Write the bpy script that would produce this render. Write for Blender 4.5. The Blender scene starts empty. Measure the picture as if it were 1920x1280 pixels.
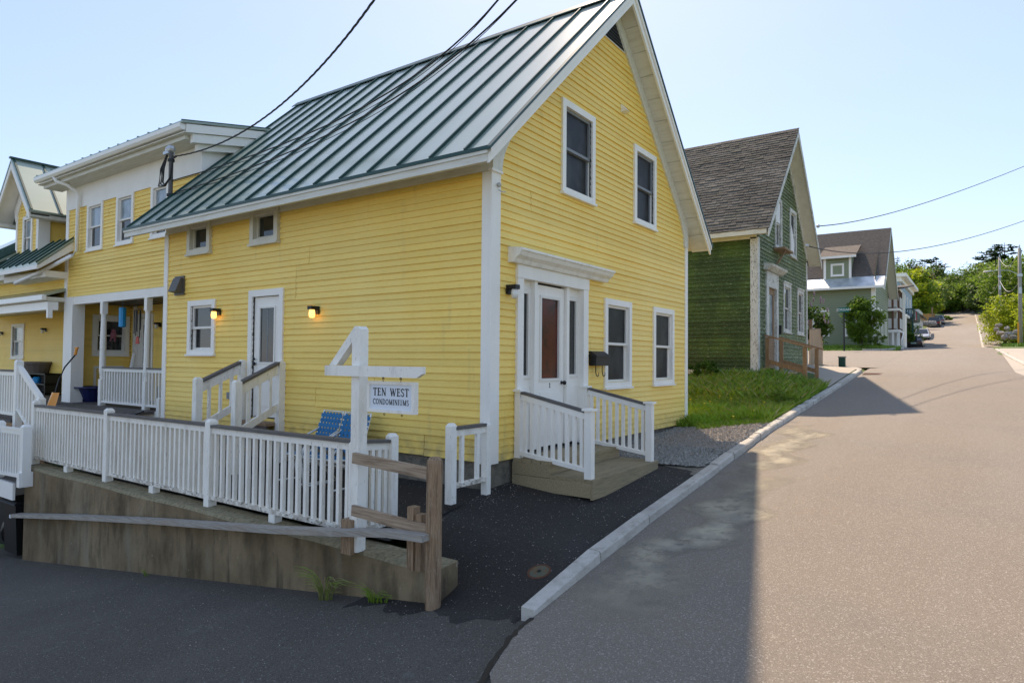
import bpy, math, random
from mathutils import Vector, Matrix
random.seed(11)
rad = math.radians
V = Vector
scene = bpy.context.scene
col = scene.collection

# ------------------------------------------------------------------ camera
RM = ((0.575685, 0.028519, 0.817174), (-0.817629, 0.009812, 0.575662), (0.0084, -0.999545, 0.028966))
FPX = 1232.11
CAM = V((-6.58643, -4.983152, 1.270514))
cd = bpy.data.cameras.new('camera'); cam = bpy.data.objects.new('camera', cd); col.objects.link(cam)
cd.sensor_width = 36.0; cd.lens = FPX / 1920 * 36.0; cd.clip_start = 0.05; cd.clip_end = 2000
cam.matrix_world = Matrix(((RM[0][0], -RM[0][1], -RM[0][2], CAM.x), (RM[1][0], -RM[1][1], -RM[1][2], CAM.y),
                           (RM[2][0], -RM[2][1], -RM[2][2], CAM.z), (0, 0, 0, 1)))
scene.camera = cam
# ------------------------------------------------------------------ light
SUN = V((0.567, 0.325, 0.756)).normalized()
world = bpy.data.worlds.new('World'); scene.world = world; world.use_nodes = True
wn = world.node_tree.nodes; wl = world.node_tree.links
sky = wn.new('ShaderNodeTexSky'); sky.sky_type = 'NISHITA'; sky.sun_disc = False
sky.sun_elevation = math.asin(SUN.z); sky.sun_rotation = math.atan2(SUN.x, SUN.y)
sky.altitude = 2500; sky.air_density = 1.0; sky.dust_density = 3.0; sky.ozone_density = 5.0
tint = wn.new('ShaderNodeMix'); tint.data_type = 'RGBA'; tint.blend_type = 'MULTIPLY'; tint.inputs[0].default_value = 1.0
tint.inputs[7].default_value = (1.10, .83, .62, 1)
haze = wn.new('ShaderNodeMix'); haze.data_type = 'RGBA'; haze.inputs[0].default_value = .66   # even summer haze over the whole sky
haze.inputs[7].default_value = (.84, 1.15, 1.75, 1)
wl.new(sky.outputs[0], tint.inputs[6]); wl.new(tint.outputs[2], haze.inputs[6]); wl.new(haze.outputs[2], wn['Background'].inputs[0]); wn['Background'].inputs[1].default_value = 0.15
sl = bpy.data.lights.new('sun', 'SUN'); sl.energy = 2.1; sl.angle = rad(0.9); sl.color = (1.0, 0.81, 0.61)
so = bpy.data.objects.new('sun', sl); col.objects.link(so)
so.rotation_euler = SUN.to_track_quat('Z', 'Y').to_euler(); so.location = (0, 0, 30)
scene.view_settings.view_transform = 'Standard'; scene.view_settings.look = 'None'
scene.view_settings.gamma = 1.0; scene.view_settings.exposure = 1.8
scene.cycles.use_denoising = True
scene.cycles.max_bounces = 6; scene.cycles.diffuse_bounces = 4; scene.cycles.glossy_bounces = 3

# ------------------------------------------------------------------ pixel helpers
def rdir(x, y):
    c = (x - 960, y - 640, FPX)
    return V([sum(RM[i][k] * c[k] for k in range(3)) for i in range(3)])
def onX(x, y, X0=0.0):
    r = rdir(x, y); return CAM + r * ((X0 - CAM.x) / r.x)
def onY(x, y, Y0=0.0):
    r = rdir(x, y); return CAM + r * ((Y0 - CAM.y) / r.y)
def onZ(x, y, Z0=0.0):
    r = rdir(x, y); return CAM + r * ((Z0 - CAM.z) / r.z)
def atD(x, y, D):
    return CAM + rdir(x, y) * (D / FPX)
def interp(x, xs, ys):
    if x <= xs[0]: return ys[0]
    for i in range(1, len(xs)):
        if x <= xs[i]:
            t = (x - xs[i-1]) / (xs[i] - xs[i-1]); return ys[i-1] + t * (ys[i] - ys[i-1])
    return ys[-1]

# ------------------------------------------------------------------ materials
MATS = {}
def mat(name, c, rough=0.7, layers=(), bump=0.0, bscale=80, metal=0.0, spec=0.4, rnd=0.0, coat=0.0, emit=0.0, bstretch=(1, 1, 1), voro=None, alpha=None, obj=False, trans=0.0):
    """layers: (scale, stretch, lo, hi, colour, amount) noise-masked colours in world position"""
    m = bpy.data.materials.new(name); m.use_nodes = True; nt = m.node_tree; n = nt.nodes; L = nt.links
    b = n['Principled BSDF']
    b.inputs['Roughness'].default_value = rough; b.inputs['Metallic'].default_value = metal
    b.inputs['Specular IOR Level'].default_value = spec; b.inputs['Coat Weight'].default_value = coat
    b.inputs['Coat Roughness'].default_value = 0.15
    if trans: b.inputs['Transmission Weight'].default_value = trans
    if obj:
        src = n.new('ShaderNodeTexCoord').outputs['Object']
    else:
        src = n.new('ShaderNodeNewGeometry').outputs['Position']
    rgb = n.new('ShaderNodeRGB'); rgb.outputs[0].default_value = (*c, 1); cur = rgb.outputs[0]
    def mapped(stretch):
        mp = n.new('ShaderNodeMapping'); mp.inputs['Scale'].default_value = stretch; L.new(src, mp.inputs[0]); return mp.outputs[0]
    for (sc, st, lo, hi, c2, amt) in layers:
        nz = n.new('ShaderNodeTexNoise'); nz.inputs['Scale'].default_value = sc; nz.inputs['Detail'].default_value = 6
        nz.inputs['Roughness'].default_value = 0.62
        L.new(mapped(st), nz.inputs['Vector'])
        mr = n.new('ShaderNodeMapRange'); mr.inputs[1].default_value = lo; mr.inputs[2].default_value = hi; mr.inputs[4].default_value = amt
        L.new(nz.outputs[0], mr.inputs[0])
        mx = n.new('ShaderNodeMix'); mx.data_type = 'RGBA'; L.new(mr.outputs[0], mx.inputs[0]); L.new(cur, mx.inputs[6])
        mx.inputs[7].default_value = (*c2, 1); cur = mx.outputs[2]
    if voro:
        sc, thr, c2, amt = voro
        vz = n.new('ShaderNodeTexVoronoi'); vz.inputs['Scale'].default_value = sc; L.new(src, vz.inputs['Vector'])
        mr = n.new('ShaderNodeMapRange'); mr.inputs[1].default_value = thr; mr.inputs[2].default_value = 1.0; mr.inputs[4].default_value = amt
        sp = n.new('ShaderNodeSeparateColor'); L.new(vz.outputs['Color'], sp.inputs[0]); L.new(sp.outputs[0], mr.inputs[0])
        mx = n.new('ShaderNodeMix'); mx.data_type = 'RGBA'; L.new(mr.outputs[0], mx.inputs[0]); L.new(cur, mx.inputs[6])
        mx.inputs[7].default_value = (*c2, 1); cur = mx.outputs[2]
    if rnd:
        oi = n.new('ShaderNodeObjectInfo'); hs = n.new('ShaderNodeHueSaturation')
        mr = n.new('ShaderNodeMapRange'); mr.inputs[3].default_value = 1 - rnd; mr.inputs[4].default_value = 1 + rnd
        L.new(oi.outputs['Random'], mr.inputs[0]); L.new(mr.outputs[0], hs.inputs['Value']); L.new(cur, hs.inputs['Color']); cur = hs.outputs[0]
    L.new(cur, b.inputs['Base Color'])
    if bump:
        nz = n.new('ShaderNodeTexNoise'); nz.inputs['Scale'].default_value = bscale; nz.inputs['Detail'].default_value = 4
        L.new(mapped(bstretch), nz.inputs['Vector'])
        bp = n.new('ShaderNodeBump'); bp.inputs['Strength'].default_value = bump; bp.inputs['Distance'].default_value = 0.02
        L.new(nz.outputs[0], bp.inputs['Height']); L.new(bp.outputs[0], b.inputs['Normal'])
    if emit:
        b.inputs['Emission Color'].default_value = (*c, 1); b.inputs['Emission Strength'].default_value = emit
    MATS[name] = m
    return m
one = (1, 1, 1)
mat('yellow', (.97, .69, .165), .55, [(1.1, one, .35, .75, (.90, .60, .115), .65), (.35, (1, 1, .6), .45, .65, (.98, .74, .24), .5), (14, (1, 1, 3), .56, .72, (.70, .48, .13), .35), (5, (1, 1, .15), .60, .74, (.62, .45, .16), .35), (90, one, .62, .7, (.5, .38, .16), .35)], bump=.25, bscale=70, bstretch=(.25, .25, 1), rnd=.045)
def splash(name, z0, z1, c2):
    nt = M_(name).node_tree; b = nt.nodes['Principled BSDF']; L = nt.links; src = b.inputs['Base Color'].links[0].from_socket
    g = nt.nodes.new('ShaderNodeNewGeometry'); sx = nt.nodes.new('ShaderNodeSeparateXYZ'); L.new(g.outputs['Position'], sx.inputs[0])
    mr = nt.nodes.new('ShaderNodeMapRange'); mr.inputs[1].default_value = z1; mr.inputs[2].default_value = z0; mr.inputs[4].default_value = .8; L.new(sx.outputs[2], mr.inputs[0])
    nz = nt.nodes.new('ShaderNodeTexNoise'); nz.inputs['Scale'].default_value = 6; nz.inputs['Detail'].default_value = 8; L.new(g.outputs['Position'], nz.inputs['Vector'])
    m2 = nt.nodes.new('ShaderNodeMapRange'); m2.inputs[1].default_value = .35; m2.inputs[2].default_value = .7; L.new(nz.outputs[0], m2.inputs[0])
    mu = nt.nodes.new('ShaderNodeMath'); mu.operation = 'MULTIPLY'; L.new(mr.outputs[0], mu.inputs[0]); L.new(m2.outputs[0], mu.inputs[1])
    mx = nt.nodes.new('ShaderNodeMix'); mx.data_type = 'RGBA'; L.new(mu.outputs[0], mx.inputs[0]); L.new(src, mx.inputs[6]); mx.inputs[7].default_value = (*c2, 1); L.new(mx.outputs[2], b.inputs['Base Color'])
def M_(n): return MATS[n]
splash('yellow', 0.0, .38, (.42, .32, .14))
mat('white_flaky', (.80, .75, .66), .75, [(9, (1, 1, 1), .46, .56, (.50, .44, .36), .8), (26, (1, .6, 1), .54, .60, (.17, .14, .11), .85)], bump=.6, bscale=40)
mat('white', (.92, .875, .80), .55, [(2.2, (1, 1, .5), .45, .8, (.80, .75, .67), .6), (40, (1, 1, .3), .66, .74, (.5, .48, .44), .4)], bump=.15, bscale=40, bstretch=(1, 1, .2))
mat('white_peel', (.91, .865, .78), .65, [(6, (1, 1, .25), .5, .7, (.66, .61, .53), .7), (60, (1, 1, .22), .62, .68, (.34, .31, .26), .6)], bump=.3, bscale=30, bstretch=(1, 1, .3))
mat('vinyl', (.93, .90, .84), .35, [(3, one, .5, .9, (.75, .76, .77), .5)])
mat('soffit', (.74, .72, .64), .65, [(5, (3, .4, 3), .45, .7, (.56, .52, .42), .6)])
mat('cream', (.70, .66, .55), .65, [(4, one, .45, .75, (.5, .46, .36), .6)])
mat('roof', (.31, .37, .30), .34, [(1.5, (.3, 2, .3), .4, .8, (.38, .43, .36), .7)], spec=.6, metal=.2, coat=.5, bump=.02, bscale=1.5)
mat('seam', (.008, .05, .038), .4, spec=.5)
mat('darkmetal', (.015, .015, .016), .45)
mat('glass', (.012, .015, .017), .06, [(3, one, .4, .7, (.035, .038, .036), .8)], spec=.7, bump=.03, bscale=1.5)
mat('glass_screen', (.016, .017, .018), .4, [(2.2, (1, 1, .6), .45, .62, (.055, .056, .055), .7)], spec=.18)
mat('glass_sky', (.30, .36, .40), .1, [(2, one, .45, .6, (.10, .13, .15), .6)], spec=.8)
mat('glass_red', (.11, .02, .014), .18, [(5, one, .45, .6, (.03, .012, .012), .8)], spec=.25)
mat('glass_teal', (.05, .17, .20), .15, [(2, one, .4, .7, (.08, .22, .25), .8)], spec=.5)
mat('sash', (.80, .76, .69), .45)
mat('sash_grey', (.23, .24, .25), .5)
mat('foundation', (.23, .20, .155), .95, [(9, one, .45, .7, (.09, .085, .07), .8)], bump=.9, bscale=45)
mat('concrete', (.27, .20, .115), .9, [(.7, (1, 1, .8), .40, .62, (.125, .084, .038), .85), (2.6, (1, 1, .45), .48, .66, (.065, .045, .022), .75), (6, (1, 1, .16), .56, .70, (.050, .040, .026), .7), (1.7, (1, 1, .35), .57, .70, (.25, .225, .165), .6), (16, (1, 1, .5), .68, .74, (.46, .43, .36), .8), (45, one, .60, .68, (.11, .10, .05), .5)], bump=.5, bscale=22)
mat('concrete_top', (.33, .27, .16), .95, [(22, one, .4, .7, (.12, .105, .06), .85), (4, one, .5, .7, (.34, .31, .21), .5)], bump=.9, bscale=70)
mat('slab', (.42, .365, .30), .9, [(3, one, .4, .7, (.36, .33, .28), .7), (60, one, .55, .7, (.3, .28, .25), .4)], bump=.2, bscale=90)
mat('road', (.225, .182, .138), .85, [(.5, (1, .5, 1), .45, .7, (.175, .155, .13), .7), (.22, (.25, 1.6, 1), .45, .62, (.25, .22, .185), .5), (140, one, .52, .62, (.36, .31, .26), .7), (100, one, .44, .34, (.085, .075, .065), .75)], bump=.7, bscale=160, voro=(100, .84, (.50, .45, .39), .6))
mat('driveway', (.080, .069, .056), .85, [(.8, one, .42, .68, (.11, .096, .078), .8), (95, one, .52, .62, (.20, .18, .155), .75), (60, one, .46, .36, (.03, .027, .023), .8), (5, one, .62, .72, (.16, .155, .14), .45)], bump=.7, bscale=130, voro=(120, .985, (.5, .48, .44), .7))
mat('apron', (.026, .0215, .018), .8, [(1.2, one, .45, .7, (.034, .031, .030), .8), (80, one, .52, .64, (.075, .066, .056), .8), (60, one, .46, .36, (.008, .007, .006), .8)], bump=.9, bscale=120, voro=(110, .988, (.5, .47, .42), .8))
mat('sand', (.44, .385, .28), .95, [(150, one, .5, .62, (.42, .38, .30), .6), (3, one, .42, .6, (.22, .20, .165), .7)], bump=.4, bscale=150)
mat('kerb', (.52, .48, .42), .85, [(3, one, .42, .7, (.36, .325, .275), .8), (70, one, .60, .7, (.14, .13, .11), .7), (7, (1, 1, 3), .52, .7, (.26, .23, .17), .6)], bump=.35, bscale=50, rnd=.06)
mat('soil', (.09, .075, .045), .95, [(3, one, .4, .6, (.07, .09, .025), .9)], bump=.5, bscale=20)
mat('lawn', (.075, .12, .018), .9, [(1.5, one, .4, .7, (.12, .16, .025), .8), (30, one, .5, .65, (.04, .06, .012), .7)], bump=.8, bscale=60)
mat('grass', (.15, .27, .018), .6, [(1.2, one, .4, .65, (.24, .33, .022), .8), (8, one, .55, .7, (.30, .30, .07), .5)])
mat('dry_grass', (.34, .29, .12), .7, [(10, one, .4, .6, (.16, .19, .05), .7)])
mat('stone', (.34, .32, .28), .9, [(25, one, .42, .6, (.16, .155, .145), .85), (60, one, .58, .65, (.5, .49, .47), .8)], bump=.3, bscale=50)
mat('stone_pale', (.36, .31, .26), .9, [(25, one, .4, .6, (.22, .19, .16), .9), (60, one, .58, .65, (.6, .56, .5), .8)])
mat('boulder', (.30, .28, .25), .9, [(3, one, .4, .65, (.14, .13, .12), .8)], bump=.6, bscale=8)
mat('deckwood', (.36, .28, .165), .8, [(4, (1, 14, 14), .4, .7, (.17, .135, .075), .8), (1.6, one, .5, .7, (.22, .21, .13), .7)], bump=.3, bscale=18, bstretch=(1, 8, 8), rnd=.10)
mat('wood_brown', (.33, .215, .125), .75, [(5, (9, 9, .5), .42, .66, (.13, .075, .04), .85), (30, (3, 3, .4), .52, .66, (.42, .33, .23), .6)], bump=.35, bscale=14, bstretch=(8, 8, .5))
mat('wood_rail', (.42, .31, .21), .75, [(5, (9, .5, 9), .42, .66, (.17, .105, .06), .85), (3, one, .55, .7, (.38, .33, .27), .6)], bump=.3, bscale=14, bstretch=(8, .6, 8))
mat('wood_grey', (.40, .36, .31), .8, [(7, (9, .35, 9), .42, .66, (.22, .19, .155), .85), (1.2, one, .5, .7, (.33, .25, .18), .6)], bump=.3, bscale=16, bstretch=(8, .4, 8))
mat('wood_new', (.36, .21, .10), .75, [(6, (6, 6, .5), .42, .66, (.22, .12, .055), .8)], bump=.2, bscale=14, bstretch=(8, 8, .5))
mat('wood_picket', (.50, .36, .23), .8, [(6, (6, 6, .5), .42, .66, (.34, .23, .14), .8)], rnd=.12)
mat('wood_fence', (.48, .25, .08), .8, rnd=.08)
mat('cap_grey', (.135, .125, .12), .6, [(8, (6, .4, 6), .42, .66, (.09, .08, .075), .8), (50, one, .6, .7, (.25, .23, .21), .5)], bump=.15, bscale=30)
mat('porchfloor', (.10, .085, .075), .7)
mat('blue_web', (.004, .14, .32), .5, rnd=.1)
mat('chair_white', (.80, .80, .77), .3, spec=.5)
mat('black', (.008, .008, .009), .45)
mat('rubber', (.012, .012, .012), .75)
mat('rust', (.10, .04, .02), .8)
mat('ink', (.010, .011, .013), .6)
mat('sign_white', (.74, .78, .84), .4, [(4, one, .5, .8, (.64, .68, .74), .6)])
mat('bulb', (1.0, .50, .12), .4, emit=.85)
mat('jar', (.75, .72, .66), .15, spec=.6)
mat('orange', (.75, .28, .02), .4)
mat('bluebin', (.01, .015, .085), .45)
mat('skyblue', (.02, .30, .62), .35)
mat('redthing', (.45, .05, .03), .5)
mat('plush', (.38, .14, .18), .9)
mat('hood', (.10, .09, .08), .5)
mat('pot', (.16, .13, .11), .7)
mat('mauve', (.075, .045, .045), .7)
mat('bronze_cover', (.10, .115, .085), .6, [(20, one, .45, .6, (.16, .09, .04), .8)], metal=.4)
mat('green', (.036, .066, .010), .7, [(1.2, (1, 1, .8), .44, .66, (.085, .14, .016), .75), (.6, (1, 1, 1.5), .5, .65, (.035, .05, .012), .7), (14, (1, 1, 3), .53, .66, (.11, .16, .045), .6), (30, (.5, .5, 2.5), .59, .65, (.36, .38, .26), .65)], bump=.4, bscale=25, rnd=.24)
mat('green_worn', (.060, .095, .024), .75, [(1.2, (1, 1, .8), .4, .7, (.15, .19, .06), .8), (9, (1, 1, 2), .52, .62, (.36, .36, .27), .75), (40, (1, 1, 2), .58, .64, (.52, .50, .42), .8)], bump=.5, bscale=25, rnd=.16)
mat('white_worn', (.66, .65, .60), .7, [(4, (1, 1, .4), .48, .62, (.40, .38, .33), .7), (30, (1, 1, .5), .55, .62, (.17, .15, .12), .85)], bump=.5, bscale=30)
mat('shingle', (.060, .055, .046), .95, [(.8, (1, .5, 1), .45, .65, (.12, .108, .09), .8), (.9, one, .55, .7, (.055, .06, .03), .6), (50, one, .55, .65, (.21, .20, .19), .5)], bump=.5, bscale=60, rnd=.30)
mat('sage', (.27, .295, .18), .6, [(.8, one, .4, .7, (.23, .26, .16), .6)])
mat('brownroof', (.125, .105, .085), .95, [(9, (.3, .6, 3.5), .45, .6, (.07, .055, .05), .8), (5, (.4, 1.5, 4), .55, .65, (.19, .155, .135), .6)], bump=.3, bscale=10)
mat('tinstrip', (.62, .65, .66), .35, [(2, one, .45, .6, (.42, .45, .47), .7)], metal=.5)
mat('bluegrey', (.33, .43, .52), .6)
mat('offwhite', (.60, .59, .54), .6)
mat('brownpost', (.13, .065, .035), .7)
mat('darkgreen', (.012, .06, .045), .6)
mat('bark', (.10, .075, .055), .95, [(9, (1, 1, .2), .4, .6, (.05, .038, .028), .8)], bump=.8, bscale=14)
mat('polewood', (.36, .33, .29), .9, [(3, (6, 6, .2), .4, .65, (.22, .20, .17), .8)])
mat('galv', (.5, .51, .52), .4, metal=.7)
mat('wire', (.012, .012, .013), .6)
mat('wire_white', (.62, .61, .58), .6)
def leafmat(name, c, c2):
    mat(name, c, .55, [(.7, one, .38, .62, c2, .85), (3.5, one, .45, .65, tuple(x * .55 for x in c), .6)], spec=.3, trans=0)
    nt = MATS[name].node_tree; b = nt.nodes['Principled BSDF']
    tr = nt.nodes.new('ShaderNodeBsdfTranslucent'); ms = nt.nodes.new('ShaderNodeMixShader'); ms.inputs[0].default_value = .5
    src = b.inputs['Base Color'].links[0].from_socket
    nt.links.new(src, tr.inputs[0]); nt.links.new(b.outputs[0], ms.inputs[1]); nt.links.new(tr.outputs[0], ms.inputs[2])
    nt.links.new(ms.outputs[0], nt.nodes['Material Output'].inputs[0])
leafmat('leaf_dark', (.060, .115, .016), (.10, .165, .022))
leafmat('leaf_mid', (.13, .22, .022), (.20, .29, .034))
leafmat('leaf_lime', (.34, .42, .02), (.45, .50, .03))
leafmat('leaf_pale', (.20, .29, .055), (.28, .36, .08))
leafmat('leaf_pine', (.022, .050, .018), (.035, .070, .022))
leafmat('leaf_rust', (.16, .085, .035), (.12, .12, .035))
leafmat('leaf_bush', (.075, .15, .016), (.13, .22, .026))
mat('blossom', (.34, .24, .25), .8)
mat('dandelion', (.75, .55, .03), .7)
def paint(name, c, metal=.3): mat(name, c, .28, metal=metal, coat=.8, spec=.5)
paint('car_maroon', (.012, .008, .010)); paint('car_silver', (.50, .51, .53), .6); paint('car_black', (.010, .010, .012)); paint('car_grey', (.42, .42, .42), .5)
mat('car_glass', (.02, .025, .03), .05, spec=.8)
mat('tail', (.32, .008, .008), .25)
mat('head', (.75, .76, .78), .15)
mat('plate', (.35, .52, .45), .5)
mat('flagred', (.5, .04, .05), .8); mat('flagwhite', (.75, .75, .75), .8)
mat('signgreen', (.005, .14, .10), .4)
mat('yellow_marker', (.75, .33, .02), .5)
M = MATS

# ------------------------------------------------------------------ mesh builder
class MB:
    def __init__(s): s.v = []; s.f = []
    def add(s, pts, faces):
        k = len(s.v); s.v += [tuple(p) for p in pts]; s.f += [tuple(i + k for i in f) for f in faces]
    def quad(s, *p): s.add(p, [tuple(range(len(p)))])
    def obox(s, o, a, b, c):
        o = V(o); a = V(a); b = V(b); c = V(c)
        s.add([o, o+a, o+a+b, o+b, o+c, o+a+c, o+a+b+c, o+b+c], [(3,2,1,0), (4,5,6,7), (0,1,5,4), (1,2,6,5), (2,3,7,6), (3,0,4,7)])
    def box(s, x0, x1, y0, y1, z0, z1): s.obox((x0, y0, z0), (x1-x0, 0, 0), (0, y1-y0, 0), (0, 0, z1-z0))
    def prism(s, poly, vec):
        n = len(poly); vec = V(vec); p = [V(q) for q in poly]
        s.add(p + [q + vec for q in p], [tuple(reversed(range(n))), tuple(range(n, 2*n))] + [(i, (i+1) % n, n+(i+1) % n, n+i) for i in range(n)])
    def beam(s, p, q, w, h, up=(0, 0, 1)):
        p = V(p); q = V(q); d = q - p; up = V(up)
        side = d.cross(up).normalized(); u2 = side.cross(d).normalized()
        s.obox(p - side * w/2 - u2 * h/2, d, side * w, u2 * h)
    def tube(s, path, r, n=6, cap=True):
        path = [V(p) for p in path]; rs = r if isinstance(r, (list, tuple)) else [r] * len(path)
        k = len(s.v); rings = []
        ref = V((0, 0, 1))
        for i, p in enumerate(path):
            d = (path[min(i+1, len(path)-1)] - path[max(i-1, 0)]).normalized()
            if abs(d.dot(ref)) > .95: a = d.cross(V((1, 0, 0))).normalized()
            else: a = d.cross(ref).normalized()
            b = d.cross(a).normalized()
            for j in range(n):
                t = 2*math.pi*j/n; s.v.append(tuple(p + (a*math.cos(t) + b*math.sin(t)) * rs[i]))
        for i in range(len(path)-1):
            for j in range(n):
                s.f.append((k+i*n+j, k+i*n+(j+1) % n, k+(i+1)*n+(j+1) % n, k+(i+1)*n+j))
        if cap:
            s.f.append(tuple(k+j for j in reversed(range(n)))); s.f.append(tuple(k+(len(path)-1)*n+j for j in range(n)))
    def lathe(s, o, prof, n=12, axis='z'):
        o = V(o); k = len(s.v)
        for (r, h) in prof:
            for j in range(n):
                t = 2*math.pi*j/n; a = r*math.cos(t); b = r*math.sin(t)
                q = {'z': (a, b, h), 'x': (h, a, b), 'y': (a, h, b)}[axis]; s.v.append(tuple(o + V(q)))
        for i in range(len(prof)-1):
            for j in range(n): s.f.append((k+i*n+j, k+i*n+(j+1) % n, k+(i+1)*n+(j+1) % n, k+(i+1)*n+j))
        s.f.append(tuple(k+j for j in reversed(range(n)))); s.f.append(tuple(k+(len(prof)-1)*n+j for j in range(n)))
    def ball(s, o, r, n=8, m=6, jit=0.0):
        o = V(o); rr = r if isinstance(r, (tuple, list)) else (r, r, r)
        prof = []; k = len(s.v)
        for i in range(m+1):
            ph = math.pi*i/m
            for j in range(n):
                t = 2*math.pi*j/n; q = 1 + random.uniform(-jit, jit)
                s.v.append((o.x+rr[0]*q*math.sin(ph)*math.cos(t), o.y+rr[1]*q*math.sin(ph)*math.sin(t), o.z-rr[2]*q*math.cos(ph)))
        for i in range(m):
            for j in range(n): s.f.append((k+i*n+j, k+i*n+(j+1) % n, k+(i+1)*n+(j+1) % n, k+(i+1)*n+j))
    def build(s, name, m, parent=None, smooth=False, local=False):
        me = bpy.data.meshes.new(name); off = V((0, 0, 0)); loc = V((0, 0, 0))
        if parent is None and not local and s.v:
            xs = [p[0] for p in s.v]; ys = [p[1] for p in s.v]; zs = [p[2] for p in s.v]
            loc = V(((min(xs)+max(xs))/2, (min(ys)+max(ys))/2, min(zs))); off = loc
        elif parent is not None and not local:
            q = parent
            while q is not None: off = off + q.location; q = q.parent
        vv = s.v if off.length == 0 else [(p[0]-off.x, p[1]-off.y, p[2]-off.z) for p in s.v]
        me.from_pydata(vv, [], s.f)
        if smooth: me.polygons.foreach_set('use_smooth', [True]*len(me.polygons))
        me.materials.append(M[m] if isinstance(m, str) else m)
        o = bpy.data.objects.new(name, me); col.objects.link(o); o.location = loc
        if parent is not None: o.parent = parent
        return o
def tag(o, label, cat, group=None):
    o['label'] = label; o['category'] = cat
    if group: o['group'] = group
    return o
def struct(o, label=None):
    o['kind'] = 'structure'
    if label: o['label'] = label
    return o
def stuff(o, label=None, cat=None):
    o['kind'] = 'stuff'
    if label: o['label'] = label
    if cat: o['category'] = cat
    return o
def thing(name, label, cat, loc, group=None, rz=0.0):
    o = bpy.data.objects.new(name, None); col.objects.link(o); o.location = loc; o.rotation_euler = (0, 0, rz); o.empty_display_size = .2
    return tag(o, label, cat, group)
def copy_tree(o, parent=None):
    c = o.copy(); col.objects.link(c); c.parent = parent
    for ch in [x for x in bpy.data.objects if x.parent == o]: copy_tree(ch, c)
    return c
def part(name, m, parent, fn, smooth=False, local=False):
    mb = MB(); fn(mb); return mb.build(name, m, parent, smooth, local)
def pbox(name, m, parent, *b): return part(name, m, parent, lambda q: q.box(*b))

class Fr:
    """a wall frame: a along the wall, b out of it, c up"""
    def __init__(s, o, u, n): s.o = V(o); s.u = V(u); s.n = V(n)
    def p(s, a, b, c): return s.o + s.u*a + s.n*b + V((0, 0, c))
def fbox(mb, F, a0, a1, b0, b1, c0, c1): mb.obox(F.p(a0, b0, c0), F.u*(a1-a0), F.n*(b1-b0), V((0, 0, c1-c0)))
def fpart(name, m, parent, F, *b): return part(name, m, parent, lambda q: fbox(q, F, *b))

def clapboards(parent, F, a0, a1, z0, z1, ex, openings, m, lim=None, seed=1, name='clapboard', joint=.5, proud=.022):
    """each board its own wedge; joints run through three courses, openings cut the boards"""
    rg = random.Random(seed); i = 0; z = z0; js = []
    while z < z1 - .01:
        h = min(ex, z1 - z)
        lo, hi = (a0, a1) if lim is None else lim(z + h * .5)
        lo = max(lo, a0); hi = min(hi, a1)
        if hi - lo < .08: break
        if i % 3 == 0: js = [rg.uniform(lo + .3, hi - .3)] if (rg.random() < joint and hi - lo > 1.5) else []
        segs = [(lo, hi)]
        for (oa, ob, oz0, oz1) in openings:
            if z + h > oz0 and z < oz1:
                ns = []
                for (p, q) in segs:
                    if ob <= p or oa >= q: ns.append((p, q)); continue
                    if oa > p: ns.append((p, oa))
                    if ob < q: ns.append((ob, q))
                segs = ns
        for j in js:
            ns = []
            for (p, q) in segs:
                if p + .15 < j < q - .15: ns += [(p, j - .004), (j + .004, q)]
                else: ns.append((p, q))
            segs = ns
        for (p, q) in segs:
            if q - p < .03: continue
            pr = proud + rg.uniform(-.003, .004) + (.006 if i % 3 == 0 else 0); d = rg.uniform(-.0025, .0025); e = rg.uniform(-.0025, .0025)
            mb = MB()
            mb.prism([F.p(p, -.01, z + d), F.p(p, pr, z + d), F.p(p, pr, z + d + .004), F.p(p, .004, z + h + .012 + d), F.p(p, -.01, z + h + .012 + d)], F.u*(q-p) + V((0, 0, e)))
            mb.build(name, m, parent)
        z += ex; i += 1

def lapwall(mb, F, a0, a1, z0, z1, ex, lim=None, proud=.02):
    z = z0
    while z < z1 - .005:
        h = min(ex, z1 - z); lo, hi = (a0, a1) if lim is None else lim(z + h/2)
        if hi - lo > .05:
            mb.quad(F.p(lo, proud, z), F.p(hi, proud, z), F.p(hi, .002, z+h), F.p(lo, .002, z+h))
            mb.quad(F.p(lo, 0, z), F.p(hi, 0, z), F.p(hi, proud, z), F.p(lo, proud, z))
        z += ex

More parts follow.
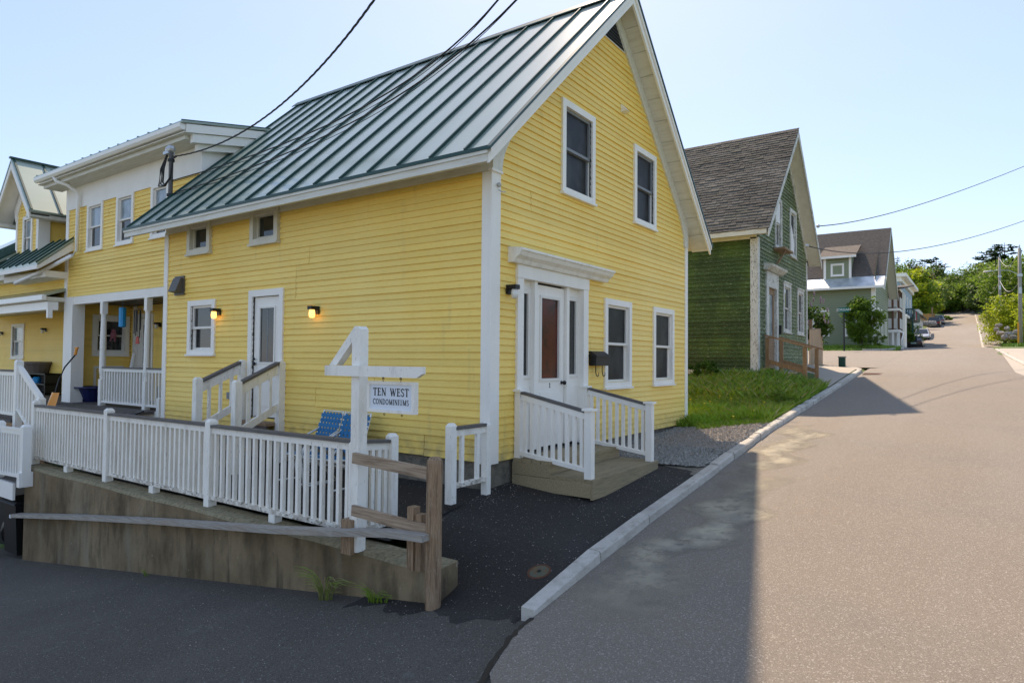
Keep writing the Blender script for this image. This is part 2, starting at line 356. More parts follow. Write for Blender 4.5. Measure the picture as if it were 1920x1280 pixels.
def window(parent, F, a0, a1, z0, z1, tw=.10, style='double', glass='glass_screen', trim='white', sashm='sash', sill=True, name='window', proud=.05, head=0.0):
    mb = MB(); p = proud
    fbox(mb, F, a0, a0+tw, -.05, p, z0, z1); fbox(mb, F, a1-tw, a1, -.05, p, z0, z1)
    fbox(mb, F, a0+tw, a1-tw, -.05, p-.002, z1-tw, z1); fbox(mb, F, a0+tw, a1-tw, -.05, p-.002, z0, z0+tw*.8)
    if head: fbox(mb, F, a0-.02, a1+.02, -.05, p+.02, z1+.002, z1+head)
    w = mb.build(name, trim, parent)
    if sill: fpart('sill', trim, w, F, a0-.015, a1+.015, -.02, p+.03, z0-.035, z0-.001)
    i0, i1, j0, j1 = a0+tw, a1-tw, z0+tw*.8, z1-tw; s = .042; jm = (j0+j1)/2
    def sash(c0, c1, b0, b1):
        q = MB(); fbox(q, F, i0, i0+s, b0, b1, c0, c1); fbox(q, F, i1-s, i1, b0, b1, c0, c1)
        fbox(q, F, i0+s, i1-s, b0, b1-.001, c0, c0+s); fbox(q, F, i0+s, i1-s, b0, b1-.001, c1-s, c1); q.build('sash', sashm, w)
        fpart('pane', glass, w, F, i0+s, i1-s, b0-.006, b0+.008, c0+s, c1-s)
    if style == 'double':
        sash(jm-.02, j1, -.035, .002); sash(j0, jm+.018, -.062, -.037)
    else:
        sash(j0, j1, -.04, .0)
    return w

# ================================================================== SETTING
XS = [-40, -6.6, -2.1, 0, 2.4, 6, 12.4, 17.5, 39, 60, 81, 180, 200, 230, 420]
ZS = [-2.6, -1.05, -.78, -.62, -.40, -.05, .47, .93, 2.22, 2.60, 3.05, 13.0, 15.6, 20.0, 40.0]
def ZR(x): return interp(x, XS, ZS)
def YL(x): return interp(x, [-40, -2.1, 0, 2.4, 6, 12.4, 17.5, 36, 60, 81, 124, 180, 420], [-2.2, -2.08, -1.95, -1.92, -1.87, -1.90, -1.93, -1.75, -.2, 1.7, 1.6, .8, .8])
def YRt(x): return interp(x, [-40, 12, 21, 35, 66, 81, 124, 180, 420], [-9.5, -7.6, -6.35, -5.8, -5.75, -5.6, -5.4, -5.0, -5.0])
def ZH(x): return interp(x, [-2.1, -1, 0, 2.5, 7, 9, 12.2, 19, 30, 39, 60, 81, 180], [-.85, -.52, -.345, -.23, -.06, .28, .90, 1.10, 1.72, 2.34, 2.8, 3.3, 13.1])
def DZ(x, y): return max(ZR(min(x, -1.0)) - .137 * max(0, y + 2.4), -2.95)
def kf(x): return interp(x, [-2.12, -.9], [.42, 1.0])
def KT(x): return ZR(x) + .105*kf(x)
def lotz(x, y):
    """ground between the kerb and the house line"""
    yk = YL(x) + .17
    if y <= yk: return KT(x)
    t = min(1, (y - yk) / max(.1, (0 - yk)))
    t = t * t * (3 - 2 * t) if x > 7 else t
    return KT(x) * (1 - t) + ZH(x) * t
def apz0(x, y): return lotz(x, y) - (.22 * max(0, min(1, (-1.2 - x) / .9)) * max(0, min(1, (y + 1.7) / .8)))
def terrain(x, y):
    r = ZR(x)
    if x < -1.9 and y > -2.6: return DZ(x, y) - .12
    if x < -.9 and y > 8.9: return DZ(x, y) - .12
    if x < 2.9 and YL(x) - .3 < y < .1: return min(lotz(x, y), apz0(x, y)) - .35
    if y > YL(x) + .12:
        if x < 17.6: z = lotz(x, y) - (.05 if x < 5.2 else .004)
        elif x < 36.5: z = r - .03 + max(0, min(1, (y + 1) / 3)) * .05
        else:
            z = r + min(1, max(0, y - YL(x)) / 1.5) * .12
            if x > 60: z += min(max(0, y - YL(x) - 3), 40) * .05
    elif y > YRt(x) - .02: z = r - .14
    else:
        z = r + .06 + min(max(0, YRt(x) - 2.5 - y), 60) * .07
    if -.2 > x > -1.8 and y > -.3: z = min(z, -.85)
    if 0.1 < x < 6.8 and .1 < y < 7.9: z = -.9
    if 12.6 < x < 18.8 and .2 < y < 12: z = min(z, .7)
    if y > 8.2 and x < 10: z = min(z, -.75)
    return z
def grid(xs, ys, fn):
    mb = MB(); n = len(ys)
    for x in xs:
        for y in ys: mb.v.append((x, y, fn(x, y)))
    for i in range(len(xs)-1):
        for j in range(n-1): mb.f.append((i*n+j, (i+1)*n+j, (i+1)*n+j+1, i*n+j+1))
    return mb
def fr(a, b, st): 
    n = max(1, int(round((b-a)/st))); return [a + (b-a)*i/n for i in range(n+1)]
gx = [-60, -40, -25, -15, -10, -7, -5, -4, -3, -2.5, -2.1, -1.91, -1.89, -1.4, -.91, -.89, -.5, -.19, 0.05, .5] + fr(1, 20, .5) + fr(21, 60, 2) + fr(64, 240, 6) + [300, 420]
gy = [-200, -120, -80, -50, -35, -25, -18, -13, -10, -9, -8, -7, -6.5, -6, -5.5, -5, -4, -3] + fr(-2.6, 0, .1) + [.05, .15, .3, .6, 1, 1.5, 2, 3, 4, 5, 6, 7, 8, 8.3, 8.85, 8.95, 10, 12, 15, 20, 28, 40, 60, 90, 130, 200]
struct(grid(gx, gy, terrain).build('ground', 'lawn', local=True, smooth=True))

# the road: one strip with crossfall, plus the side street that meets it
mb = MB(); rx = fr(-40, -8, 4) + fr(-7, 40, .5) + fr(42, 230, 3); nn = 13
for x in rx:
    yl, yr = YL(x) + .02, YRt(x) - .02
    if x < -2.4: yl = interp(x, [-8, -4.9, -3.17, -2.4], [-5.6, -4.4, -2.35, -2.1])
    for j in range(nn):
        t = j/(nn-1); mb.v.append((x, yl + (yr-yl)*t, ZR(x) + .045*math.sin(math.pi*t) + .006))
for i in range(len(rx)-1):
    for j in range(nn-1): mb.f.append((i*nn+j, i*nn+j+1, (i+1)*nn+j+1, (i+1)*nn+j))
struct(mb.build('road', 'road', local=True, smooth=True))
struct(grid(fr(20.2, 34.2, 1), [-2.7, -2.3, -1.95, -1, 0, 2, 4, 8, 14, 30], lambda x, y: ZR(x) + interp(y, [-2.7, -1.9, 0], [-.01, .032, .045])).build('side_street', 'road', local=True))
struct(grid([-30, -20, -14, -10, -8, -6.6, -5.6, -5, -4.5, -4, -3.6, -3.2, -2.8, -2.4, -2.1, -1.95, -1.6], [-9, -7, -6, -5, -4.4, -3.8, -3.2] + fr(-2.8, 9, .4) + [10, 12, 14, 17, 20, 30],
            lambda x, y: DZ(x, y) + (-.03 if (x > -1.9 and y < 8.5) else (.0015 if y > -3 else -.004))).build('driveway', 'driveway', local=True, smooth=True))
# dark asphalt apron between kerb and house, and the walk behind the railing
def apz(x, y):
    t = max(0, min(1, (-1.0 - x) / 1.1)); t = t*t*(3-2*t)
    k = max(0, min(1, (y + 2.0) / .25)); e = KT(x) - .035
    z = (lotz(x, y) if t == 0 else lotz(x, y)*(1-t) + (DZ(x, y) + .004)*t)
    z = min(z, e + .4*max(0, y - YL(x) - .16))
    return z - (.012 if x < -2.15 else 0)
ax = [-2.2, -2.12] + fr(-2.05, 2.6, .15)
mb = MB(); ay = fr(0, 1, .05)
for x in ax:
    yk = YL(x) + .16
    for t in ay: y = yk + (0.02 - yk) * t; mb.v.append((x + (.35 * (1 - t) if x > 2.5 else 0) + ((.06*math.sin(t*17) + .04*math.sin(t*41) - .05) if x < -2.1 else 0), y, apz(x, y)))
n = len(ay)
for i in range(len(ax)-1):
    for j in range(n-1): mb.f.append((i*n+j, (i+1)*n+j, (i+1)*n+j+1, i*n+j+1))
struct(mb.build('pavement', 'apron', local=True, smooth=True))
struct(grid(fr(-1.72, .02, .29), fr(-.02, 8.85, .3), lambda x, y: interp(x, [-1.72, 0], [-.60, -.36]) - .02 * max(0, min(1, y / 5))).build('walk', 'apron', local=True, smooth=True))
# sand washed along the kerb
def blob(name, pts, w, label):
    mb = MB(); rg = random.Random(len(pts)); L = []; fade = []; N = 11
    for i in range(len(pts)-1):
        for t in range(10): L.append(V(pts[i]).lerp(V(pts[i+1]), t/10))
    ph = [rg.uniform(0, 6) for _ in range(4)]
    for i, p in enumerate(L):
        e = math.sin(math.pi * i/(len(L)-1)) ** .5; u = i/len(L)*14
        c = .12*math.sin(u + ph[0]) + .07*math.sin(u*2.3 + ph[1]); a = w*(1 + .35*math.sin(u*1.7 + ph[2]))
        for k in range(N):
            f = k/(N-1)*2 - 1; dy = c + a*f; x = p[0] - dy*.35; y = p[1] + dy; yl, yr = YL(x) + .02, YRt(x) - .02; t = max(0, (yl - y)/(yl-yr))
            mb.v.append((x, min(y, yl - .01), ZR(x) + .045*math.sin(math.pi*min(1, t)) + .0095)); fade.append(max(0, 1 - f*f) ** .8 * e)
    for i in range(len(L)-1):
        for j in range(N-1): mb.f.append((i*N+j, i*N+j+1, (i+1)*N+j+1, (i+1)*N+j))
    o = mb.build(name, 'sand', local=True, smooth=True); at = o.data.attributes.new('fade', 'FLOAT', 'POINT'); at.data.foreach_set('value', fade)
    return stuff(o, label, 'sand')
def sandmat():
    m = M['sand']; nt = m.node_tree; b = nt.nodes['Principled BSDF']
    geo = nt.nodes.new('ShaderNodeNewGeometry'); nz = nt.nodes.new('ShaderNodeTexNoise'); nz.inputs['Scale'].default_value = 4.5; nz.inputs['Detail'].default_value = 10; nz.inputs['Roughness'].default_value = .72
    nt.links.new(geo.outputs['Position'], nz.inputs['Vector'])
    mr = nt.nodes.new('ShaderNodeMapRange'); mr.inputs[1].default_value = .26; mr.inputs[2].default_value = .52; mr.inputs[4].default_value = 1.0
    nt.links.new(nz.outputs[0], mr.inputs[0]); at = nt.nodes.new('ShaderNodeAttribute'); at.attribute_name = 'fade'; mu = nt.nodes.new('ShaderNodeMath'); mu.operation = 'MULTIPLY'
    nt.links.new(mr.outputs[0], mu.inputs[0]); nt.links.new(at.outputs['Fac'], mu.inputs[1]); nt.links.new(mu.outputs[0], b.inputs['Alpha'])
sandmat()
blob('sand_drift', [(-2.0, -2.55, 0), (-.6, -2.45, 0), (.6, -2.6, 0), (1.8, -2.62, 0), (3.2, -2.45, 0)], .40, 'pale sand washed along the kerb in the shade')
blob('sand_drift', [(2.9, -2.25, 0), (4.2, -2.45, 0), (5.8, -2.4, 0), (7.5, -2.2, 0)], .36, 'pale sand washed along the kerb in the sunlit stretch')
# dark tar seam where the driveway joins the road
mb = MB(); L_ = [(-2.15, -2.10), (-2.4, -2.12), (-2.75, -2.2), (-3.17, -2.36), (-3.6, -2.9), (-4.2, -3.55), (-4.9, -4.4)]
D_ = []
for p, q_ in zip(L_[:-1], L_[1:]):
    for t in range(6): D_.append((p[0]+(q_[0]-p[0])*t/6, p[1]+(q_[1]-p[1])*t/6))
for i, (x, y) in enumerate(D_):
    w = .012 + .010*random.random(); j = random.uniform(-.012, .012)
    mb.v += [(x - w*.6, y + w + .02 + j, max(ZR(x)+.0075, DZ(x, y)+.003)+.002), (x + w*.6, y - w + .02 + j, ZR(x)+.0105)]
for i in range(len(D_)-1): mb.f.append((2*i, 2*i+1, 2*i+3, 2*i+2))
struct(mb.build('tar_seam', 'black', local=True))
# kerb stones
kerb = bpy.data.objects.new('kerb', None); col.objects.link(kerb); struct(kerb)
def kerbline(fy, x0, x1, lens, w=.14, out=1):
    x = x0; i = 0
    while x < x1 - .05:
        l = min(lens(x), x1 - x); a, b = x + .009, x + l - .009; ja = random.uniform(-.008, .008); jb = random.uniform(-.008, .012)
        P = lambda xx, dy, dz: (xx, fy(xx) + dy + ja, ZR(xx) + (dz*kf(xx) if dz > 0 else dz) + jb)
        mb = MB(); c = .018
        prof = [(0, -.15), (.012*out, .085), ((.012+c)*out, .105), (w*out, .110), (w*out, -.15)]
        mb.add([P(a, *q) for q in prof] + [P(b, *q) for q in prof], [(4, 3, 2, 1, 0), (5, 6, 7, 8, 9)] + [(i, (i+1) % 5, 5+(i+1) % 5, 5+i) for i in range(5)])
        mb.build('kerb_stone', 'kerb', kerb); x += l; i += 1
kerbline(YL, -2.12, 17.8, lambda x: 1.30 if x < 2.5 else (.80 if x < 4.4 else (.42 if x < 11 else 1.3)))
for (cx, cy, r0, a0, a1, zz) in [(17.8, -.2, 1.73, -90, 0, 0), (35.6, .1, 1.5, 180, 270, .0)]:   # rounded corners at the side street
    for k in range(5):
        t0 = rad(a0 + (a1-a0)*k/5 + .6); t1 = rad(a0 + (a1-a0)*(k+1)/5 - .6); mb = MB()
        pts = [V((cx + (r0-d)*math.cos(t), cy + (r0-d)*math.sin(t), ZR(cx + (r0-d)*math.cos(t)) - .05)) for (t, d) in ((t0, 0), (t1, 0), (t1, .16), (t0, .16))]
        mb.prism(pts, (0, 0, .18)); mb.build('kerb_stone', 'kerb', kerb)
kerbline(YL, 35.8, 78, lambda x: 2.2)
kr = bpy.data.objects.new('kerb', None); col.objects.link(kr); struct(kr); kerb = kr
kerbline(YRt, 12, 35, lambda x: 2.0, out=-1); kerbline(YRt, 64, 180, lambda x: 4.0, w=.2, out=-1)
# pavement slab before the green house, and the pavements across the road
struct(grid(fr(12.9, 18.6, .5), [-1.74, -1.2, -.6, 0, .05], lambda x, y: KT(x) + .012 + max(0, y + 1.7) * .06).build('sidewalk', 'slab', local=True))
struct(grid(fr(12, 35, 2), [-8.6, -7.8, -7.2, -6.6, -6.0], lambda x, y: KT(x) + .01 if y < YRt(x) - .1 else KT(x) - .08).build('sidewalk', 'slab', local=True))
mb = MB()
for x in fr(64, 180, 4):
    for d in (.2, 1.9): mb.v.append((x, YRt(x) - d, KT(x) + .02))
for i in range(len(mb.v)//2 - 1): mb.f.append((2*i, 2*i+1, 2*i+3, 2*i+2))
struct(mb.build('sidewalk', 'road', local=True))
struct(grid(fr(41, 79, 2), [0, .5, 1, 1.5, 2.6], lambda x, y: ZR(x) + .03 if y + .3 < YL(x) + 2 else ZR(x) - .1).build('parking_strip', 'driveway', local=True))

# lawn between the houses: blades; gravel: stones
def field(name, m, n, pick, hgt, label, cat, lean=.5, w=.006):
    mb = MB(); rg = random.Random(5)
    for _ in range(n):
        q = pick(rg)
        if q is None: continue
        x, y, z, sc = q; h = hgt * sc * rg.uniform(.5, 1.3); a = rg.uniform(0, 6.283); dx, dy = math.cos(a)*w*sc, math.sin(a)*w*sc
        lx, ly = rg.gauss(0, lean)*h, rg.gauss(0, lean)*h
        mb.add([(x-dx, y-dy, z), (x+dx, y+dy, z), (x+dx*.6+lx*.45, y+dy*.6+ly*.45, z+h*.62), (x+lx, y+ly, z+h)], [(0, 1, 2), (0, 2, 3)])
    return stuff(mb.build(name, m, local=True), label, cat)
def pick_lawn(rg):
    x = rg.uniform(5.2, 12.9); y = rg.uniform(-1.72, 1.6)
    edge = 5.85 + .3 * math.sin(y * 3) + (.7 if y > -.6 else .2)
    if x < edge: return None
    if x < 7.0 and y > -.02: return None
    if x > 12.3 and y > -.1: return None
    if rg.random() > .55 + .45 * math.sin(x * 2.1 + y * 3.3) ** 2: return None
    return x, y, terrain(x, y) - .0, (1.9 if (x > 9.5 or abs(x - 7.2) < .5) and rg.random() < .5 else 1.0)
field('lawn_grass', 'grass', 60000, pick_lawn, .11, 'long green lawn grass between the yellow and green houses', 'grass', w=.0075)
field('dry_blades', 'dry_grass', 9000, pick_lawn, .12, 'dry yellowed blades mixed into the lawn', 'grass', w=.006)
def pick_far(rg):
    if rg.random() < .5: x = rg.uniform(34.6, 39); y = rg.uniform(-1.5, 9)
    else: x = rg.uniform(18.3, 20.2); y = rg.uniform(-.3, 4)
    return x, y, terrain(x, y), 1.0
field('verge_grass', 'grass', 16000, pick_far, .13, 'mown grass strips beside the side street', 'grass', w=.02)
def pick_right(rg):
    x = rg.uniform(60, 84); y = rg.uniform(-12, -7.4); return x, y, terrain(x, y) + .02, 1.0
field('bank_grass', 'grass', 9000, pick_right, .3, 'yellow green rough grass on the bank across the street', 'grass', w=.05)
def pick_weed(rg):
    x = rg.uniform(6.2, 8.3); y = rg.uniform(-.6, -.03) if x < 6.9 else rg.uniform(-.4, .4)
    return x, y, terrain(x, y), 1.0
field('weed_strip', 'grass', 1500, pick_weed, .2, 'taller weeds at the far corner of the yellow house', 'weeds', w=.01)
def stones(name, m, n, pick, label, rr=(.014, .038)):
    mb = MB(); rg = random.Random(9)
    for _ in range(n):
        q = pick(rg)
        if q is None: continue
        x, y, z = q; r = rg.uniform(*rr); o = []
        for d in ((1, 0, 0), (0, 1, 0), (-1, 0, 0), (0, -1, 0), (0, 0, 1)):
            k = r * rg.uniform(.6, 1.3); o.append((x + d[0]*k + rg.uniform(-.3, .3)*r, y + d[1]*k + rg.uniform(-.3, .3)*r, z + d[2]*k*.9 + (rg.uniform(-.2, .4)*r)))
        mb.add(o, [(0, 1, 4), (1, 2, 4), (2, 3, 4), (3, 0, 4)])
    return stuff(mb.build(name, m, local=True), label, 'gravel')
def gedge(y): return 5.75 + .3 * math.sin(y * 3) + (.7 if y > -.6 else .2)
def pick_gravel(rg):
    y = rg.uniform(-1.74, -.02); x = rg.uniform(2.3, 7.0)
    if x > gedge(y) + rg.gauss(0, .12): return None
    if x < 2.5 + (.35 * max(0, -y/1.8)) - .02: return None
    if x > 3.6 + rg.gauss(0, .25) + (.8 if y > -1.2 else 0) and y < -.5 and rg.random() < .8: return None
    return x, y, lotz(x, y) + .012
stones('gravel', 'stone', 20000, pick_gravel, 'grey crushed gravel beside the front steps')
def pick_gravel2(rg):
    y = rg.uniform(-1.74, -.35); x = rg.uniform(4.0, 6.6)
    if x > gedge(y) + .2 + rg.gauss(0, .15): return None
    if y > -.5 and rg.random() < .6: return None
    return x, y, lotz(x, y) + .014
stones('gravel', 'stone_pale', 9000, pick_gravel2, 'pale tan gravel in the sun at the edge of the lawn')
struct(grid(fr(2.42, 6.6, .3), fr(-1.76, -.01, .1), lambda x, y: lotz(x, y) - (.0 if x > 2.9 else .012) - (.03 if x > 6.2 else 0)).build('gravel_bed', 'foundation', local=True))
def pick_peb(rg):
    r = rg.random()
    if r < .4: x = rg.uniform(-2.3, 2.5); y = rg.uniform(-1.75, -.05); return x, y, apz(x, y)
    if r < .7: x = rg.uniform(-.5, 2.0); y = rg.gauss(-.12, .12); return (x, min(y, -.03), apz(x, min(y, -.03)))
    x = rg.uniform(-3.4, -2.15); y = rg.uniform(-1.6, 6); return x, y, DZ(x, y)
stones('pebbles', 'stone_pale', 700, pick_peb, 'loose pale pebbles scattered on the dark asphalt', (.004, .010))

# ================================================================== YELLOW HOUSE
W, LEN, RX, RZ, EX, EZ = 6.84, 7.95, 3.42, 7.50, -.50, 3.80
SL = (RZ - EZ) / (RX - EX)
def zt(x): return RZ - SL * abs(x - RX)
def zu(x): return zt(x) - .13
GF = Fr((0, 0, 0), (1, 0, 0), (0, -1, 0)); LF = Fr((0, 0, 0), (0, 1, 0), (-1, 0, 0))
house = thing('yellow_house', 'yellow clapboard gabled house with green standing seam metal roof and white trim', 'house', (0, 0, -.9))
part('wall', 'black', house, lambda q: q.prism([(.10, .10, -.3), (W-.10, .10, -.3), (W-.10, .10, zu(.25)-.05), (RX, .10, zu(RX)-.12), (.10, .10, zu(.25)-.05)], (0, LEN-.2, 0)))
part('wall', 'yellow', house, lambda q: (q.box(.02, W-.02, LEN-.05, LEN, 0, 3.9), q.box(W-.06, W-.005, .06, LEN-.06, 0, 3.9)))
part('gable_wall', 'yellow', house, lambda q: q.prism([(.02, LEN-.06, 3.9), (W-.02, LEN-.06, 3.9), (RX, LEN-.06, zu(RX))], (0, .05, 0)))
part('foundation', 'foundation', house, lambda q: q.box(.03, W-.03, .03, LEN-.03, -.95, -.002))
gop = [(3.17, 4.00, .92, 2.21), (5.15, 6.0, .92, 2.21), (1.77, 2.60, 3.85, 5.07), (4.28, 5.07, 3.85, 5.07), (.62, 2.40, -.1, 2.40)]
lim = lambda z: (max(0.02, RX - (RZ-.13-z)/SL), min(W-.02, RX + (RZ-.13-z)/SL))
clapboards(house, GF, .02, W-.02, -.01, 6.85, .0925, gop, 'yellow', lim, seed=3, joint=.34)
lop = [(4.27, 5.02, .28, 2.32), (6.24, 6.96, 1.42, 2.24), (6.42, 7.01, 3.28, 3.8), (4.41, 5.0, 3.28, 3.8)]
clapboards(house, LF, .02, LEN-.02, -.01, 3.72, .0925, lop, 'yellow', seed=4, joint=.62)
# corner boards
part('corner_board', 'white', house, lambda q: (q.box(-.036, .16, -.036, -.001, -.03, 3.66), q.box(-.036, -.001, 0, .115, -.03, 3.66)))
part('corner_board', 'white', house, lambda q: q.box(W-.11, W+.036, -.036, -.001, -.0, 3.70))
part('corner_board', 'white', house, lambda q: q.box(-.036, -.001, LEN-.11, LEN+.03, -.03, 3.66))
# frieze and eave
part('frieze_board', 'soffit', house, lambda q: (q.box(-.032, -.001, .0, LEN, 3.67, 4.10), q.box(-.046, -.0325, -.01, LEN, 3.665, 3.70)))
part('soffit', 'soffit', house, lambda q: q.prism([(EX+.02, -.30, zu(EX+.02)-.012), (EX+.02, -.30, zu(EX+.02)-.002), (-.0, -.30, zu(0)-.002), (-.0, -.30, zu(0)-.012)], (0, 8.8, 0)))
part('fascia', 'soffit', house, lambda q: (q.box(EX-.03, EX+.02, -.34, 8.55, EZ-.20, EZ-.045), q.box(EX-.05, EX-.03, -.35, 8.56, EZ-.11, EZ-.046)))
# roof deck, panels, seams
Y0, Y1 = -.36, 8.58
part('roof_deck', 'soffit', house, lambda q: q.prism([(EX, Y0+.03, zu(EX)+.02), (RX, Y0+.03, zu(RX)), (W-EX, Y0+.03, zu(EX)+.02), (W-EX, Y0+.03, zt(EX)-.012), (RX, Y0+.03, zt(RX)-.012), (EX, Y0+.03, zt(EX)-.012)], (0, Y1-Y0-.06, 0)))
ya = onX(876, 282, EX).y; yb = onX(243, 425, EX).y
sp = (yb - ya) / 15; seams = [Y0] + [ya + sp*i for i in range(16)] + [Y1]
sd = V((RX-EX, 0, RZ-EZ)).normalized(); sn = V((-sd.z, 0, sd.x)); SLEN = math.hypot(RX-EX+.03, RZ-EZ+.03)
for i in range(17):
    part('roof_panel', 'roof', house, lambda q: q.obox(V((EX-.03, seams[i]+.001, EZ-.03)) - sn*.008, sd*SLEN, V((0, seams[i+1]-seams[i]-.002, 0)), sn*.012))
for i in range(1, 17):
    part('standing_seam', 'seam', house, lambda q: q.obox(V((EX-.035, seams[i]-.012, EZ-.034)) + sn*.004, sd*SLEN, V((0, .024, 0)), sn*.036))
part('eave_drip', 'seam', house, lambda q: q.box(EX-.058, EX-.034, Y0, Y1, EZ-.07, EZ-.022))
part('roof_panel', 'roof', house, lambda q: q.obox(V((W-EX+.03, Y0, EZ-.03)), V((-sd.x, 0, sd.z))*SLEN, V((0, Y1-Y0, 0)), V((sd.z, 0, sd.x))*.012))
part('ridge_cap', 'seam', house, lambda q: (q.obox(V((RX, Y0-.02, RZ+.045)), V((-.15, 0, -.142)), (0, Y1-Y0+.04, 0), (0, 0, .02)), q.obox(V((RX, Y0-.02, RZ+.045)), V((.15, 0, -.142)), (0, Y1-Y0+.04, 0), (0, 0, .02))))
# rake: fascia boards with a green edge, slanted soffit boards, wall frieze with cove
for s in (-1, 1):
    X = lambda d: RX + s*d
    e = RX - EX
    part('rake_board', 'white', house, lambda q: (q.prism([(X(0), Y0-.005, zt(RX)-.03), (X(e+.02), Y0-.005, zt(EX)-.05), (X(e+.02), Y0-.005, zt(EX)-.22), (X(0), Y0-.005, zt(RX)-.24)], (0, .035, 0)),
                                             q.prism([(X(0), Y0-.03, zt(RX)-.03), (X(e+.02), Y0-.03, zt(EX)-.05), (X(e+.02), Y0-.03, zt(EX)-.12), (X(0), Y0-.03, zt(RX)-.105)], (0, .024, 0))))
    part('rake_edge', 'seam', house, lambda q: q.prism([(X(0), Y0-.045, zt(RX)+.03), (X(e+.06), Y0-.045, zt(EX)-.035), (X(e+.06), Y0-.045, zt(EX)-.075), (X(0), Y0-.045, zt(RX)-.02)], (0, .06, 0)))
    for k in range(12):                      # soffit boards across the overhang
        d0 = e * k/12 + .008; d1 = e * (k+1)/12 - .004
        part('soffit_board', 'soffit', house, lambda q: q.prism([(X(d0), Y0+.04, zu(RX-d0)-.004), (X(d1), Y0+.04, zu(RX-d1)-.004), (X(d1), Y0+.04, zu(RX-d1)-.014), (X(d0), Y0+.04, zu(RX-d0)-.014)], (0, .36, 0)))
    pts = [(0, zu(RX)-.02), (e-.48, zu(EX+.48)-.02)]
    arc = []
    P0, P1, P2 = V((e-.5-.17, 3.67)), V((e-.5-.17, 4.00)), V((e-.5-.52, zu(.52)-.29))
    for t in range(9):
        t /= 8; p = P0*(1-t)**2 + P1*2*t*(1-t) + P2*t*t; arc.append((p.x, p.y))
    poly = [(0, zu(RX)-.02), (e-.5+.03, zu(0)-.02), (e-.5+.03, 3.67)] + arc + [(0, zu(RX)-.31)]
    part('rake_frieze', 'soffit', house, lambda q: q.prism([(X(a), -.05, z) for a, z in poly], (0, .052, 0)))
part('corner_bracket', 'white', house, lambda q: (q.box(-.06, .175, -.062, -.0, 3.655, 3.685)))
# attic vent
av = part('attic_vent', 'soffit', house, lambda q: q.prism([(RX, -.03, zu(RX)-.30), (RX-.42, -.03, zu(RX)-.72), (RX+.42, -.03, zu(RX)-.72)], (0, .03, 0)))
part('vent_recess', 'black', av, lambda q: q.prism([(RX, -.034, zu(RX)-.34), (RX-.36, -.034, zu(RX)-.70), (RX+.36, -.034, zu(RX)-.70)], (0, .003, 0)))
for k in range(6):
    z = zu(RX)-.68 + k*.055; h = (zu(RX)-.36 - z)*1.0
    if h > .03: part('louver', 'sash_grey', av, lambda q: q.obox((RX-h, -.055, z), (2*h, 0, 0), (0, .025, .028), (0, 0, .006)))
part('vent_cap', 'white', house, lambda q: q.prism([(3.68, -.0, 5.58), (3.68, -.0, 5.74), (3.68, -.13, 5.60)], (.13, 0, 0)))
# windows
for (x0, x1, z0, z1) in [(3.07, 4.09, .84, 2.31), (5.06, 6.09, .84, 2.31), (1.68, 2.70, 3.77, 5.17), (4.19, 5.17, 3.77, 5.17)]:
    window(house, GF, x0, x1, z0, z1, sashm='sash_grey' if z0 > 3 else 'sash')
window(house, LF, 6.15, 7.06, 1.34, 2.33, glass='glass')
window(house, LF, 6.33, 7.10, 3.20, 3.80, style='single', glass='glass', trim='cream', sashm='cream', proud=.075)
window(house, LF, 4.32, 5.09, 3.20, 3.80, style='single', glass='glass', trim='cream', sashm='cream', proud=.075)
# side door
sd_ = part('side_door', 'white', house, lambda q: (fbox(q, LF, 4.17, 4.27, -.05, .05, .2, 2.42), fbox(q, LF, 5.02, 5.12, -.05, .05, .2, 2.42), fbox(q, LF, 4.27, 5.02, -.05, .048, 2.31, 2.42)))
part('door_leaf', 'white', sd_, lambda q: (fbox(q, LF, 4.28, 4.44, -.05, -.01, .3, 2.3), fbox(q, LF, 4.86, 5.01, -.05, -.01, .3, 2.3), fbox(q, LF, 4.44, 4.86, -.05, -.0105, .3, 1.20), fbox(q, LF, 4.44, 4.86, -.05, -.0105, 2.12, 2.3),
      fbox(q, LF, 4.50, 4.80, -.01, .0, .48, 1.02)))
part('pane_frame', 'sash', sd_, lambda q: (fbox(q, LF, 4.43, 4.46, -.03, .006, 1.18, 2.14), fbox(q, LF, 4.84, 4.87, -.03, .006, 1.18, 2.14), fbox(q, LF, 4.46, 4.84, -.03, .005, 2.11, 2.14), fbox(q, LF, 4.46, 4.84, -.03, .005, 1.18, 1.21)))
fpart('pane', 'glass', sd_, LF, 4.46, 4.84, -.04, -.015, 1.21, 2.11)
fpart('muntin', 'sash_grey', sd_, LF, 4.64, 4.66, -.0149, -.0125, 1.22, 2.10)
part('door_knob', 'black', sd_, lambda q: (q.ball(LF.p(4.95, .03, 1.18), .03), q.lathe(LF.p(4.95, .02, 1.26), [(.02, -.03), (.02, .0)], 8, 'x')), smooth=True)
